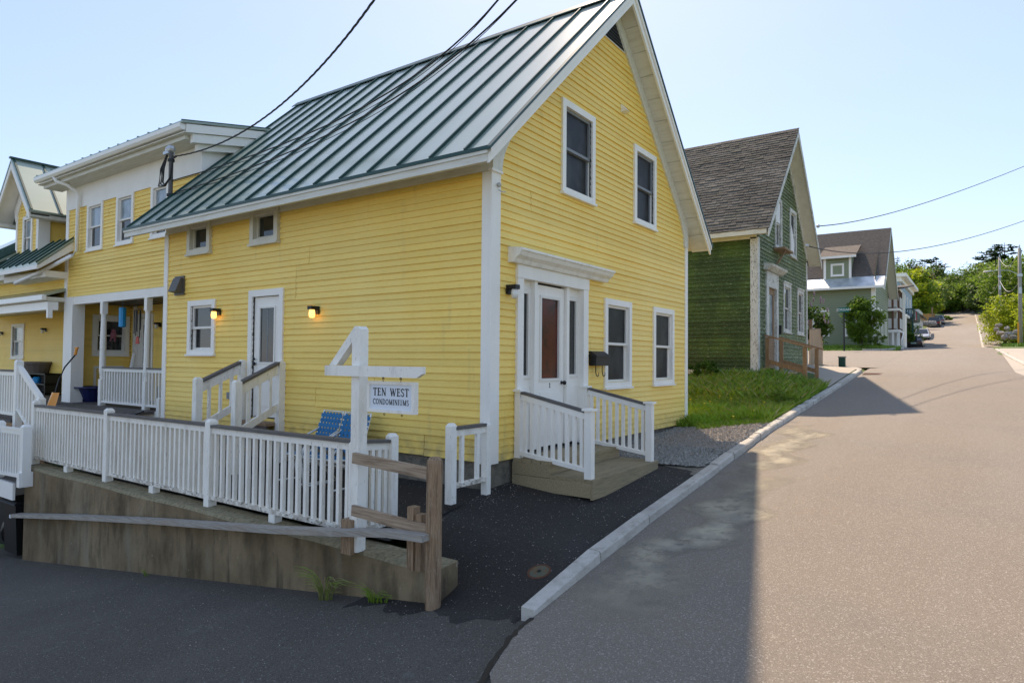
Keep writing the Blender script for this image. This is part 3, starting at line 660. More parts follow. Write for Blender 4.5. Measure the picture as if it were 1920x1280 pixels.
# front entrance
en = part('front_entrance', 'white', house, lambda q: (fbox(q, GF, .54, .68, -.06, .055, .02, 2.37), fbox(q, GF, 2.33, 2.48, -.06, .055, .02, 2.37), fbox(q, GF, .53, 2.49, -.06, .062, 2.372, 2.55),
      fbox(q, GF, 1.0, 1.07, -.09, .02, .05, 2.37), fbox(q, GF, 1.88, 1.95, -.09, .02, .05, 2.37), fbox(q, GF, .68, 1.0, -.1, -.055, .05, 1.02), fbox(q, GF, 1.95, 2.33, -.1, -.055, .05, 1.02), fbox(q, GF, .68, 1.0, -.1, -.055, 2.26, 2.37), fbox(q, GF, 1.95, 2.33, -.1, -.055, 2.26, 2.37)))
part('door_cornice', 'white_peel', en, lambda q: (q.prism([GF.p(.36, 0, 2.552), GF.p(.36, .10, 2.552), GF.p(.36, .13, 2.60), GF.p(.36, .19, 2.64), GF.p(.36, .22, 2.69), GF.p(.36, .24, 2.70), GF.p(.36, .24, 2.73), GF.p(.36, 0, 2.76)], (2.68, 0, 0))))
for (a, b) in ((.70, .98), (1.97, 2.31)):
    part('sidelight', 'sash', en, lambda q: (fbox(q, GF, a-.02, a+.05, -.095, -.04, 1.02, 2.26), fbox(q, GF, b-.05, b+.02, -.095, -.04, 1.02, 2.26), fbox(q, GF, a+.05, b-.05, -.095, -.041, 2.19, 2.26), fbox(q, GF, a+.05, b-.05, -.095, -.041, 1.02, 1.07)))
    fpart('sidelight_pane', 'glass', en, GF, a+.05, b-.05, -.085, -.07, 1.07, 2.19)
    fpart('panel', 'white', en, GF, a+.03, b-.03, -.055, -.045, .25, .90)
dl = part('front_door', 'white', house, lambda q: (fbox(q, GF, 1.08, 1.22, -.09, -.03, .06, 2.34), fbox(q, GF, 1.74, 1.87, -.09, -.03, .06, 2.34), fbox(q, GF, 1.22, 1.74, -.09, -.0305, 2.18, 2.34), fbox(q, GF, 1.22, 1.74, -.09, -.0305, .06, 1.0), fbox(q, GF, 1.22, 1.74, -.03, -.02, .2, .82)))
part('pane_frame', 'sash', dl, lambda q: (fbox(q, GF, 1.20, 1.24, -.06, -.015, .98, 2.20), fbox(q, GF, 1.72, 1.76, -.06, -.015, .98, 2.20), fbox(q, GF, 1.24, 1.72, -.06, -.016, 2.16, 2.20), fbox(q, GF, 1.24, 1.72, -.06, -.016, .98, 1.02)))
fpart('pane', 'glass_red', dl, GF, 1.24, 1.72, -.08, -.05, 1.02, 2.16)
part('door_knob', 'black', dl, lambda q: (q.ball(GF.p(1.81, .02, .95), .032), q.lathe(GF.p(1.81, -.03, .95), [(.03, 0), (.03, .02)], 8, 'y')), smooth=True)
part('house_number', 'ink', dl, lambda q: (fbox(q, GF, 1.475, 1.487, -.0305, -.027, .89, .955), fbox(q, GF, 1.462, 1.476, -.0305, -.027, .935, .945), fbox(q, GF, 1.463, 1.499, -.0305, -.027, .885, .893)))
# exhaust hood, outlet box
part('vent_hood', 'hood', house, lambda q: (fbox(q, LF, 7.22, 7.55, .02, .05, 2.46, 2.82), q.prism([LF.p(7.25, .05, 2.50), LF.p(7.25, .19, 2.52), LF.p(7.25, .09, 2.78), LF.p(7.25, .05, 2.78)], LF.u*.27)))
fpart('outlet_box', 'sash_grey', house, LF, 5.62, 5.70, .02, .06, .56, .68)
part('insulator_hook', 'galv', house, lambda q: (q.ball((.09, -.06, 3.50), .03), q.tube([(.09, -.05, 3.44), (.12, -.09, 3.41), (.17, -.1, 3.42)], .007)))

def wall_lamp(loc, n, label, lit=True, jar=False):
    t = thing('wall_lamp', label, 'lamp', loc, 'small outdoor wall lamps'); n = V(n); u = V((0, 0, 1)).cross(n)
    l = V(loc)
    part('bracket', 'black', t, lambda q: (q.obox(l - u*.055 + V((0, 0, -.03)), u*.11, n*.03, (0, 0, .12)), q.obox(l - u*.05 + n*.03 + V((0, 0, .035)), u*.10, n*.12, (0, 0, .055))))
    part('globe', 'bulb' if lit else 'jar', t, lambda q: q.lathe(l + n*.10 + V((0, 0, -.07)), [(.02, -.02), (.042, -.01), (.048, .04), (.042, .085), (.04, .103)], 10), smooth=True)
    return t
wall_lamp((-.024, 6.04, 2.06), (-1, 0, 0), 'lit black wall lamp beside the small window of the yellow house')
wall_lamp((-.024, 3.33, 1.99), (-1, 0, 0), 'lit black wall lamp right of the side door')
wall_lamp((.36, -.024, 2.16), (0, -1, 0), 'unlit black jar wall lamp left of the front door', lit=False)
# mailbox
mbx = thing('mailbox', 'black metal wall mailbox with scroll hooks beside the front door', 'mailbox', (2.78, -.02, 1.2))
part('box', 'black', mbx, lambda q: (q.box(2.56, 3.0, -.15, -.024, 1.20, 1.34)))
part('lid', 'black', mbx, lambda q: q.prism([(2.55, -.024, 1.345), (2.55, -.165, 1.335), (2.55, -.165, 1.36), (2.55, -.06, 1.43), (2.55, -.024, 1.43)], (.46, 0, 0)))
for x in (2.66, 2.88):
    part('hook', 'black', mbx, lambda q: q.tube([(x, -.09, 1.2), (x, -.09, 1.10), (x+.02, -.09, 1.05), (x+.06, -.09, 1.03), (x+.1, -.09, 1.05), (x+.1, -.09, 1.09)], .008))

# ------------------------------------------------------------------ railings
def post(parent, x, y, z0, z1, w=.1, m='white_peel', cap=None, name='post'):
    mb = MB(); h = w/2; mb.box(x-h, x+h, y-h, y+h, z0, z1); c = h*.55
    mb.add([(x-h, y-h, z1), (x+h, y-h, z1), (x+h, y+h, z1), (x-h, y+h, z1), (x-c, y-c, z1+.035), (x+c, y-c, z1+.035), (x+c, y+c, z1+.035), (x-c, y+c, z1+.035)], [(0, 1, 5, 4), (1, 2, 6, 5), (2, 3, 7, 6), (3, 0, 4, 7), (4, 5, 6, 7)])
    o = mb.build(name, m, parent)
    if cap == 'flat': pbox('post_cap', 'vinyl', o, x-h-.025, x+h+.025, y-h-.025, y+h+.025, z1+.002, z1+.03)
    return o
def railing(parent, a, b, zta, ztb, zba, zbb, n, bw=.04, m='white_peel', cap='cap_grey', capw=.11, gap=.03, blocks=0):
    a = V(a); b = V(b); d = b - a; u = d.normalized(); s = V((-u.y, u.x)); k = bw/2
    P = lambda t, z: V((a.x + d.x*t, a.y + d.y*t, z))
    part('bottom_rail', 'white_flaky' if m == 'white_peel' else m, parent, lambda q: q.beam(P(0, zba), P(1, zbb), .075, .05))
    part('top_rail', m, parent, lambda q: q.beam(P(0, zta-.045), P(1, ztb-.045), .05, .075))
    if cap: part('cap_rail', cap, parent, lambda q: q.beam(P(-.0, zta+.012), P(1, ztb+.012), capw, .036))
    for i in range(n):
        t = (i + .5)/n; zb = zba + (zbb-zba)*t + .02; z2 = zta + (ztb-zta)*t - .05; c = P(t, zb)
        e = random.uniform(-.004, .004)
        part('baluster', m, parent, lambda q: q.obox(c - V((u.x*k + s.x*k, u.y*k + s.y*k, 0)), V((u.x, u.y, 0))*bw, V((s.x, s.y, 0))*bw, V((u.x*e, u.y*e, z2-zb))))
XR = -1.8
ry = [onX(668, 900, XR).y, onX(395, 880, XR).y, onX(203, 850, XR).y, onX(66, 830, XR).y]
rl = thing('ramp_railing', 'long white picket railing with grey cap along the top of the concrete wall', 'railing', (XR, 4.5, -.65))
for i, y in enumerate(ry): post(rl, XR, y, -.66 if i else -.64, .44 if i != 0 else .38, .115)
for i in range(3):
    n_ = int(round((ry[i+1]-ry[i]) / (.150, .132, .115)[i]))
    railing(rl, (XR, ry[i]+.06), (XR, ry[i+1]-.06), .385, .375, -.535, -.53, n_, .045)
    ym = (ry[i]+ry[i+1])/2; pbox('support_block', 'white_peel', rl, XR-.05, XR+.05, ym-.06, ym+.06, -.66, -.56)
pe = onZ(733, 988, -.58)
post(rl, pe.x, pe.y, -.58, .42, .10)
railing(rl, (XR+.05, ry[0]-.03), (pe.x-.04, pe.y+.02), .385, .36, -.535, -.52, 4, .045)
gt = thing('stub_railing', 'short white railing stub at the corner of the yellow house', 'railing', (-.4, 0, -.4))
post(gt, -.70, .02, -.40, .50, .095); post(gt, -.13, -.06, -.37, .48, .085)
railing(gt, (-.66, .015), (-.16, -.055), .46, .47, -.20, -.18, 2, .045, capw=.09)

# front steps
fs = thing('front_steps', 'weathered wooden front steps with white picket handrails', 'steps', (1.45, -.6, -.4))
for k, (z0, z1) in enumerate(((-.20, -.045), (-.38, -.205))):
    pbox('side_board', 'deckwood', fs, .47, .51, -.60 if k == 0 else -1.18, -.03, z0, z1); pbox('side_board', 'deckwood', fs, 2.42, 2.46, -.60 if k == 0 else -1.18, -.03, z0, z1)
pbox('riser', 'deckwood', fs, .512, 2.418, -.60, -.565, -.16, -.045); pbox('riser', 'deckwood', fs, .47, 2.46, -1.215, -1.182, -.40, -.205)
for k in range(4): pbox('plank', 'deckwood', fs, .475, 2.455, -.61 + k*.145, -.475 + k*.145, -.043, .0)
for k in range(5): pbox('plank', 'deckwood', fs, .49, 2.50, -1.21 + k*.125, -1.09 + k*.125, -.203, -.165)
for (x, s) in ((.56, 0), (2.38, 1)):
    post(fs, x, -.07, -.1 if s == 0 else .0, .86, .085, 'white', 'flat'); post(fs, x, -1.12, -.18, .66, .095, 'white', 'flat')
    railing(fs, (x, -.12), (x, -1.07), .84, .64, .06, -.06, 9, .042, 'white', capw=.07)

# side stair to the long wall door
ss = thing('side_stair', 'white railed wooden stair up to the side door', 'steps', (-.6, 4.6, -.45))
A, B, Cq, D = (-.92, 5.10), (-.07, 5.22), (-.92, 4.02), (-.07, 4.16)
for (p, z0, z1) in ((A, -.45, .93), (B, -.2, 1.21), (Cq, -.45, .91), (D, -.45, 1.20)): post(ss, p[0], p[1], z0, z1, .11)
for (p, q) in ((A, B), (Cq, D)):
    part('handrail', 'cap_grey', ss, lambda m_: m_.beam((p[0]+.05, p[1], .90), (q[0]-.05, q[1], 1.20), .10, .04))
    part('top_rail', 'white_peel', ss, lambda m_: m_.beam((p[0]+.05, p[1], .80), (q[0]-.05, q[1], 1.10), .045, .14))
    part('bottom_rail', 'white_peel', ss, lambda m_: m_.beam((p[0]+.05, p[1], .17), (q[0]-.05, q[1], .50), .045, .11))
    for k in range(3):
        t = (k+1)/4; x = p[0]+(q[0]-p[0])*t; y = p[1]+(q[1]-p[1])*t
        pbox('baluster', 'white_peel', ss, x-.021, x+.021, y-.021, y+.021, .12+.33*t, .75+.3*t)
for k in range(4):
    z = .24 - k*.18
    pbox('tread', 'wood_brown', ss, -.28 - k*.24, -.04 - k*.24, 4.20, 5.06, z-.045, z)
    pbox('riser', 'porchfloor', ss, -.27 - k*.24, -.245 - k*.24, 4.22, 5.04, z-.18, z-.046)

# retaining wall with a battered end
rw = thing('retaining_wall', 'stained concrete retaining wall below the white railing', 'wall', (-1.85, 4, -2.4))
def rwf(q):
    ys = fr(-.93, 8.72, .5); xo, xi = -2.0, -1.70
    for i in range(len(ys)-1):
        a, b = ys[i], ys[i+1]; za = -.665 + .01*math.sin(a*2.3); zb = -.665 + .01*math.sin(b*2.3); c = .03
        q.quad((xo, a, -3.1), (xo, b, -3.1), (xo, b, zb-c), (xo, a, za-c)); q.quad((xi, a, -3.1), (xi, b, -3.1), (xi, b, zb), (xi, a, za))
    a, b = ys[0], ys[-1]
    q.quad((xo, a, -3.1), (xi, a, -3.1), (xi, a, -.645), (-1.965, a, -.66), (xo, a, -.695)); q.quad((xo, b, -3.1), (xi, b, -3.1), (xi, b, -.67), (xo, b, -.70))
part('wall_face', 'concrete', rw, rwf)
def rwt(q):
    ys = fr(-.93, 8.72, .25); g = random.Random(3)
    rows = []
    for y in ys: rows.append([(-2.0, y, -.695 + .01*math.sin(y*2.3) + g.uniform(-.004, .004)), (-1.965, y, -.66 + .01*math.sin(y*2.3) + g.uniform(-.006, .006)), (-1.85, y, -.652 + g.uniform(-.008, .008)), (-1.69, y, -.645 + g.uniform(-.006, .006))])
    for i in range(len(rows)-1):
        for j in range(3): q.quad(rows[i][j], rows[i+1][j], rows[i+1][j+1], rows[i][j+1])
part('wall_top', 'concrete_top', rw, rwt)

# sign post
sp_ = thing('sign_post', 'white timber sign post with crossarm and diagonal brace shaped like a four', 'sign post', (-2.0, .17, -.65))
PY = onX(675, 700, -2.0).y
pbox('post', 'white_peel', sp_, -2.06, -1.945, PY-.057, PY+.057, -.66, 1.57)
part('post_top', 'white_peel', sp_, lambda q: q.prism([(-2.06, PY-.057, 1.571), (-2.06, PY+.057, 1.571), (-2.06, PY+.025, 1.605), (-2.06, PY-.025, 1.605)], (.115, 0, 0)))
part('crossarm', 'white_peel', sp_, lambda q: q.prism([(-2.105, .56, 1.10), (-2.105, .56, 1.205), (-2.105, -.82, 1.205), (-2.105, -.82, 1.14), (-2.105, -.74, 1.10)], (.043, 0, 0)))
part('brace', 'white_peel', sp_, lambda q: q.prism([(-2.055, .55, 1.207), (-2.055, .44, 1.207), (-2.055, PY+.058, 1.45), (-2.055, PY+.058, 1.575)], (.09, 0, 0)))
# hanging sign
hs_ = thing('hanging_sign', 'white framed hanging sign lettered TEN WEST CONDOMINIUMS', 'sign', (-2.0, -.33, .74))
SY0, SY1, SZ0, SZ1 = -.645, .0, .75, 1.055
bd = pbox('board', 'sign_white', hs_, -2.015, -1.985, SY0+.03, SY1-.03, SZ0+.03, SZ1-.03)
part('frame', 'white_peel', hs_, lambda q: (q.box(-2.03, -1.97, SY0, SY0+.035, SZ0, SZ1), q.box(-2.03, -1.97, SY1-.035, SY1, SZ0, SZ1), q.box(-2.029, -1.971, SY0+.035, SY1-.035, SZ0, SZ0+.03), q.box(-2.029, -1.971, SY0+.035, SY1-.035, SZ1-.03, SZ1)))
for y in (-.20, -.44):
    part('hook', 'rust', hs_, lambda q: (q.tube([(-2.0, y, 1.055), (-2.0, y, 1.062)], .006), q.tube([V((-2.0, y + .011*math.sin(t*.6), 1.072 + .012 - .012*math.cos(t*.6))) for t in range(11)], .004, 5), q.tube([V((-2.0 + .009*math.sin(t*.6), y, 1.088 + .010 - .010*math.cos(t*.6))) for t in range(11)], .004, 5)))
    part('eyelet', 'rust', hs_, lambda q: q.tube([V((-2.0, y - .02 + .010*math.sin(t*.6), .742 - .010 + .010*math.cos(t*.6))) for t in range(11)], .003, 5))
TK, TN = .19, .09
def arcp(cx, cy, rx, ry, a0, a1, n=14): return [(cx + rx*math.cos(rad(a0+(a1-a0)*i/n)), cy + ry*math.sin(rad(a0+(a1-a0)*i/n))) for i in range(n+1)]
GL = {  # strokes (points, width) in a unit-high box
 'T': (.78, [([(.39, 0), (.39, 1)], TK), ([(.02, .96), (.76, .96)], TN), ([(.05, .97), (.03, .76)], .06), ([(.73, .97), (.75, .76)], .06), ([(.24, .03), (.54, .03)], .06)]),
 'E': (.68, [([(.18, 0), (.18, 1)], TK), ([(.02, .96), (.60, .96)], TN), ([(.2, .52), (.50, .52)], TN), ([(.02, .04), (.64, .04)], TN), ([(.58, .97), (.60, .78)], .06), ([(.62, .03), (.65, .24)], .06), ([(.5, .4), (.5, .64)], .05)]),
 'N': (.92, [([(.18, 0), (.18, 1)], TN), ([(.16, .98), (.76, .03)], TK), ([(.76, 0), (.76, 1)], TN), ([(.02, .97), (.26, .97)], .06), ([(.62, .97), (.90, .97)], .06), ([(.05, .03), (.32, .03)], .06)]),
 'W': (1.22, [([(.12, .98), (.38, .02)], TK), ([(.38, .02), (.62, .90)], TN), ([(.56, .98), (.84, .02)], TK), ([(.84, .02), (1.10, .98)], TN), ([(0, .97), (.28, .97)], .06), ([(.98, .97), (1.22, .97)], .06)]),
 'S': (.60, [(arcp(.30, .74, .22, .23, 20, 200, 10) + [(.22, .57), (.38, .45)] + arcp(.30, .26, .23, .23, 40, -160, 12), .13)]),
 'C': (.82, [(arcp(.46, .5, .38, .47, 40, 320, 22), .15), ([(.74, .98), (.75, .72)], .05)]),
 'O': (.92, [(arcp(.46, .5, .36, .46, 0, 360, 26), .15)]),
 'D': (.86, [([(.18, 0), (.18, 1)], TK), ([(.04, .96), (.36, .96)] + arcp(.36, .5, .40, .46, 90, -90, 16) + [(.04, .04)], .13)]),
 'M': (1.06, [([(.16, 0), (.18, 1)], TN), ([(.18, .98), (.53, .05)], TK), ([(.53, .05), (.88, .98)], TN), ([(.88, 0), (.88, 1)], TK), ([(.04, .97), (.22, .97)], .06), ([(.86, .97), (1.02, .97)], .06), ([(.04, .03), (.3, .03)], .06), ([(.74, .03), (1.04, .03)], .06)]),
 'I': (.38, [([(.19, 0), (.19, 1)], TK), ([(.04, .97), (.34, .97)], .06), ([(.04, .03), (.34, .03)], .06)]),
 'U': (.88, [([(.20, 1), (.20, .32)] + arcp(.46, .32, .26, .28, 180, 360, 12) + [(.72, 1)], .12), ([(.05, .97), (.36, .97)], .06), ([(.6, .97), (.86, .97)], .06)]),
}
def lettering(parent, txt, h, y_left, y_right, zb, x):
    tot = sum((GL[c][0] if c != ' ' else .55) + .10 for c in txt) - .10; k = (y_left - y_right)/tot; mb = MB(); pen = 0
    for c in txt:
        if c == ' ': pen += .65; continue
        w, strokes = GL[c]
        for pts, wd in strokes:
            for (p, q) in zip(pts[:-1], pts[1:]):
                dx, dy = (q[0]-p[0])*k, (q[1]-p[1])*h; l = math.hypot(dx, dy) or 1e-6; wd = wd*(1.0 if len(txt) > 9 else 1.0); nx, ny = -dy/l*wd*k/2, dx/l*wd*k/2; ex, ey = dx/l*wd*k*.15, dy/l*wd*k*.15
                pp = [((pen+p[0])*k - ex + nx, p[1]*h - ey + ny), ((pen+p[0])*k - ex - nx, p[1]*h - ey - ny), ((pen+q[0])*k + ex - nx, q[1]*h + ey - ny), ((pen+q[0])*k + ex + nx, q[1]*h + ey + ny)]
                mb.prism([(x, y_left - a, zb + b) for a, b in pp], (-.0012, 0, 0))
        pen += w + .10
    return mb.build('lettering', 'ink', parent)
lettering(bd, 'TEN WEST', .075, -.075, -.565, .915, -2.0155)
lettering(bd, 'CONDOMINIUMS', .052, -.075, -.565, .830, -2.0155)

# brown timber guard at the end of the wall
wg = thing('timber_guard', 'weathered brown timber post with two rails bolted to the sign post', 'fence', (-2.05, -.5, -1.0))
WP = onX(816, 900, -2.05).y
part('post', 'wood_brown', wg, lambda q: q.lathe((-2.06, WP, 0), [(.074, -1.05), (.074, .33), (.068, .36), (.045, .385), (.0, .39)], 10), smooth=False)
part('rail', 'wood_rail', wg, lambda q: q.beam((-2.085, PY-.02, .285), (-2.085, WP+.06, .235), .04, .105))
part('rail', 'wood_rail', wg, lambda q: q.beam((-2.085, PY-.02, -.235), (-2.085, WP+.06, -.285), .04, .105))
pbox('block', 'wood_brown', wg, -2.07, -1.99, -.79, -.72, -.68, -.16); pbox('block', 'wood_brown', wg, -2.09, -2.0, -.715, -.635, -.68, -.10)
pbox('block', 'wood_brown', wg, -2.11, -2.0, .12, .26, -.68, -.34)
gb = thing('board_rail', 'long warped grey board fixed low along the concrete retaining wall', 'board', (-2.1, 4, -1.4))
def gbf(q):
    pts = [(33, 962), (150, 965), (300, 972), (420, 980), (520, 987), (640, 991), (740, 992), (806, 1001)]
    L = [onX(x, y, -2.07 - (.05 if x > 600 else .0)) for x, y in pts]
    for p, r in zip(L[:-1], L[1:]): q.beam(p + V((-.03, 0, -.025)), r + V((-.03, 0, -.025)), .15, .058)
part('board', 'wood_grey', gb, gbf)

# valve cover, weed clump
vc = onZ(1011, 1056, apz(-1.15, -1.5))
vcz = apz(vc.x, vc.y) + .001
v_ = thing('valve_cover', 'round bronze water valve cover set in the dark asphalt', 'valve cover', (vc.x, vc.y, vcz))
part('ring', 'rust', v_, lambda q: q.lathe((vc.x, vc.y, vcz), [(.115, -.02), (.115, .003), (.095, .005), (.093, .001)], 20))
part('lid', 'bronze_cover', v_, lambda q: q.lathe((vc.x, vc.y, vcz), [(.092, -.01), (.092, .004), (.02, .006)], 20))
part('nut', 'black', v_, lambda q: q.box(vc.x-.015, vc.x+.015, vc.y-.015, vc.y+.015, vcz+.004, vcz+.012))
v_.rotation_euler = V((-(apz(vc.x+.15, vc.y)-apz(vc.x-.15, vc.y))/.3, -(apz(vc.x, vc.y+.15)-apz(vc.x, vc.y-.15))/.3, 1)).to_track_quat('Z', 'Y').to_euler()
def weed_clump(x, y, z, n, h, label, m='dry_grass'):
    t = thing('grass_clump', label, 'weed', (x, y, z)); mb = MB(); mg = MB(); rg = random.Random(int(abs(y)*100))
    for i in range(n):
        a = rg.uniform(0, 6.283); r = rg.uniform(.02, .1); l = h*rg.uniform(.5, 1.5); dx, dy = -abs(math.cos(a))*.7 + .2, math.sin(a)*.9
        p = [V((x + dx*r, y + dy*r, z))]
        for s in range(1, 6):
            tt = s/5; p.append(V((x + dx*(r + l*.75*tt*tt), y + dy*(r + l*.75*tt*tt), z + l*(tt*1.15 - tt*tt*.65))))
        (mb if i % 3 else mg).tube(p, [.0035, .0035, .003, .0025, .002, .001], 3, False)
    mb.build('blades', m, t); mg.build('blades', 'grass', t)
    return t
wy = onX(600, 1120, -2.12).y
weed_clump(-2.14, wy-.1, DZ(-2.14, wy)-.0, 70, .42, 'dry grass clump at the foot of the concrete wall')
weed_clump(-2.08, wy-.75, DZ(-2.1, wy-.7)-.0, 34, .24, 'small green grass tuft right of the dry clump by the wall', 'grass')
for (k, yy) in enumerate((4.2, -.3)):
    weed_clump(-2.06, yy, DZ(-2.06, yy), 10, .12, ('tiny weeds at the wall foot under the long board, left side', 'tiny weeds at the wall foot near the brown post')[k], 'grass')

# ------------------------------------------------------------------ webbed lawn chairs (local: faces -x)
def lawn_chair(label):
    t = thing('lawn_chair', label, 'chair', (0, 0, 0), 'blue webbed lawn chairs'); w = .245
    def pt(n_, m_, f): return part(n_, m_, t, f, local=True, smooth=True)
    for s in (-1, 1):
        y = s*w
        pt('side_tube', 'chair_white', lambda q: q.tube([(-.26, y, .40), (.18, y, .36), (.24, y, .42), (.42, y, .94), (.43, y, .97)], .013, 7))
        pt('arm', 'chair_white', lambda q: q.tube([(-.30, y*1.08, .02), (-.34, y*1.08, .30), (-.32, y*1.08, .52), (-.24, y*1.08, .60), (-.1, y*1.08, .61), (.1, y*1.08, .60), (.20, y*1.08, .64), (.33, y*1.02, .70)], .013, 7))
        pt('leg', 'chair_white', lambda q: q.tube([(-.30, y*1.08, .02), (-.1, y*1.08, .015), (.2, y*1.08, .015), (.30, y*1.08, .02)], .013, 7))
        pt('leg', 'chair_white', lambda q: q.tube([(-.27, y, .40), (-.0, y*1.05, .28), (.30, y*1.08, .02)], .013, 7))
    pt('cross_bar', 'chair_white', lambda q: q.tube([(.43, -w, .96), (.43, w, .96)], .010, 6)); pt('cross_bar', 'chair_white', lambda q: q.tube([(-.26, -w, .40), (-.26, w, .40)], .012, 6))
    pt('cross_bar', 'chair_white', lambda q: q.tube([(.0, -w*1.05, .28), (.0, w*1.05, .28)], .010, 6))
    bd_ = V((.18, 0, .52)).normalized(); bn = V((-bd_.z, 0, bd_.x))
    def strap(o, a, b, n, k): return part('strap', 'blue_web', t, lambda q: q.obox(V(o) - V(b)/2 + n*k, a, b, n*.003), local=True)
    for i in range(7):                        # back: cross straps and uprights
        strap(V((.24, -w-.013, .42)) + bd_*(.055 + i*.074), V((0, 2*w+.026, 0)), bd_*.052, bn, .010 if i % 2 else .016)
    for i in range(6):
        strap(V((.24, -w+.05+i*.078, .42)), bd_*.55, V((0, .052, 0)), bn, .013)
    sdn = V((.44, 0, -.04)).normalized(); su = V((.04, 0, .44)).normalized()
    for i in range(6): strap(V((-.26, -w-.013, .40)) + sdn*(.04 + i*.074), V((0, 2*w+.026, 0)), sdn*.052, su, .012 if i % 2 else .017)
    for i in range(6): strap(V((-.27, -w+.05+i*.078, .401)), sdn*.46, V((0, .052, 0)), su, .0145)
    return t
c1 = lawn_chair('blue webbed lawn chair with white frame, the left one nearer the side stair')
c1.location = (-.62, 2.74, -.45); c1.rotation_euler = (0, 0, rad(-6))
c2 = copy_tree(c1); c2.location = (-.66, 2.10, -.45); c2.rotation_euler = (0, 0, rad(4))
c2['label'] = 'blue webbed lawn chair with white frame, partly hidden behind the sign post'

# ================================================================== REAR WING
WX, WY0, WY1 = 1.0, 8.55, 15.2
wing = thing('yellow_wing', 'two storey yellow clapboard wing with porch and white gutter behind the gabled house', 'house', (WX, 12, -.9))
WF = Fr((WX, 0, 0), (0, 1, 0), (-1, 0, 0)); WS = Fr((0, WY1, 0), (1, 0, 0), (0, -1, 0)); WB = Fr((2.7, 0, 0), (0, 1, 0), (-1, 0, 0))
pbox('wall', 'black', wing, WX+.10, 5.0, WY0, WY1-.02, 2.75, 5.9)
pbox('wall', 'yellow', wing, WX+.02, 5.0, WY0-.03, WY0-.002, 3.0, 6.2)
wrects = [(13.05, 13.95, 4.02, 5.27), (11.45, 12.33, 4.02, 5.27), (9.82, 10.62, 4.02, 5.27)]
clapboards(wing, WF, WY0, WY1, 2.87, 5.22, .0925, [(a+.09, b-.09, c+.08, d-.09) for a, b, c, d in wrects], 'yellow', seed=6, joint=.5)
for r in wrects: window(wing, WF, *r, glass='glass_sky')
for (a, b, c, d) in wrects: fpart('lower_pane', 'glass', wing, WF, a+.15, b-.15, -.053, -.034, c+.13, c+.58)
part('frieze_board', 'white', wing, lambda q: fbox(q, WF, WY0-.05, WY1+.03, -.02, .045, 5.225, 5.88))
part('corner_board', 'white', wing, lambda q: fbox(q, WF, WY1-.14, WY1+.03, -.02, .04, 2.87, 5.222))
pbox('soffit', 'soffit', wing, .42, 1.0, WY0-.35, WY1+.45, 5.885, 5.91)
pbox('soffit', 'soffit', wing, .52, .96, WY0-.2, WY1+.35, 5.80, 5.884)
part('gutter', 'vinyl', wing, lambda q: q.prism([(.44, WY0-.36, 5.93), (.36, WY0-.36, 5.93), (.32, WY0-.36, 5.98), (.31, WY0-.36, 6.05), (.33, WY0-.36, 6.05), (.44, WY0-.36, 6.045)], (0, WY1-WY0+.82, 0)))
def wroof(q): q.prism([(.33, WY0-.42, 6.052), (6, WY0-.42, 7.18), (6, WY0-.42, 7.24), (.33, WY0-.42, 6.09)], (0, WY1-WY0+.9, 0))
part('roof', 'roof', wing, wroof)
for k in range(17):
    y = WY0-.4 + k*.46
    part('standing_seam', 'seam', wing, lambda q: q.beam((.33, y, 6.10), (6, y, 7.255), .025, .03))
part('rake_board', 'white', wing, lambda q: (q.prism([(.44, WY0-.40, 5.88), (.44, WY0-.40, 6.05), (3.2, WY0-.40, 6.60), (3.2, WY0-.40, 6.43)], (0, .03, 0)), q.prism([(.60, WY0-.36, 5.72), (.60, WY0-.36, 5.90), (3.2, WY0-.36, 6.42), (3.2, WY0-.36, 6.24)], (0, .10, 0)),
      q.prism([(.78, WY0-.25, 5.62), (.78, WY0-.25, 5.75), (3.2, WY0-.25, 6.25), (3.2, WY0-.25, 6.10)], (0, .14, 0)), q.prism([(.95, WY0-.10, 5.2), (.95, WY0-.10, 5.70), (3.2, WY0-.10, 6.16), (3.2, WY0-.10, 5.66)], (0, .09, 0))))
dsx = .88; dy = onX(146, 400, dsx).y
part('downspout', 'vinyl', wing, lambda q: q.tube([(.40, dy+.25, 5.95), (.44, dy+.20, 5.82), (.62, dy+.05, 5.76), (.84, dy, 5.60), (dsx, dy, 5.5), (dsx, dy, 4.05), (dsx-.1, dy+.05, 3.92), (.45, dy+.9, 3.55), (.1, dy+1.75, 3.22)], .05, 8), smooth=True)
# porch of the wing
part('porch_beam', 'white', wing, lambda q: (q.box(WX-.03, WX+.14, WY0-.0, WY1-.2, 2.66, 2.865), q.box(WX+.14, 2.7, WY0, WY1, 2.86, 2.9)))
pbox('porch_pillar', 'white', wing, WX-.05, WX+.25, WY1-.55, WY1-.02, .02, 2.868)
clapboards(wing, WS, 1.2, 2.68, .05, 2.85, .0925, [(1.78, 2.52, 1.42, 2.38)], 'yellow', seed=8, joint=0)
clapboards(wing, WB, 11.5, 15.18, .05, 2.85, .0925, [(13.92, 14.85, .0, 2.45)], 'yellow', seed=9, joint=0)
pbox('wall', 'black', wing, 1.25, 3.2, WY1+.06, WY1+.2, .0, 2.86); pbox('wall', 'black', wing, 2.78, 2.9, 8.6, WY1, 0, 2.86)
window(wing, WS, 1.66, 2.64, 1.33, 2.46, tw=.13, glass='glass')
part('air_conditioner', 'sash', wing, lambda q: (fbox(q, WS, 1.72, 2.5, 0, .05, .95, 1.02), fbox(q, WS, 1.72, 1.78, 0, .05, .2, .95)))
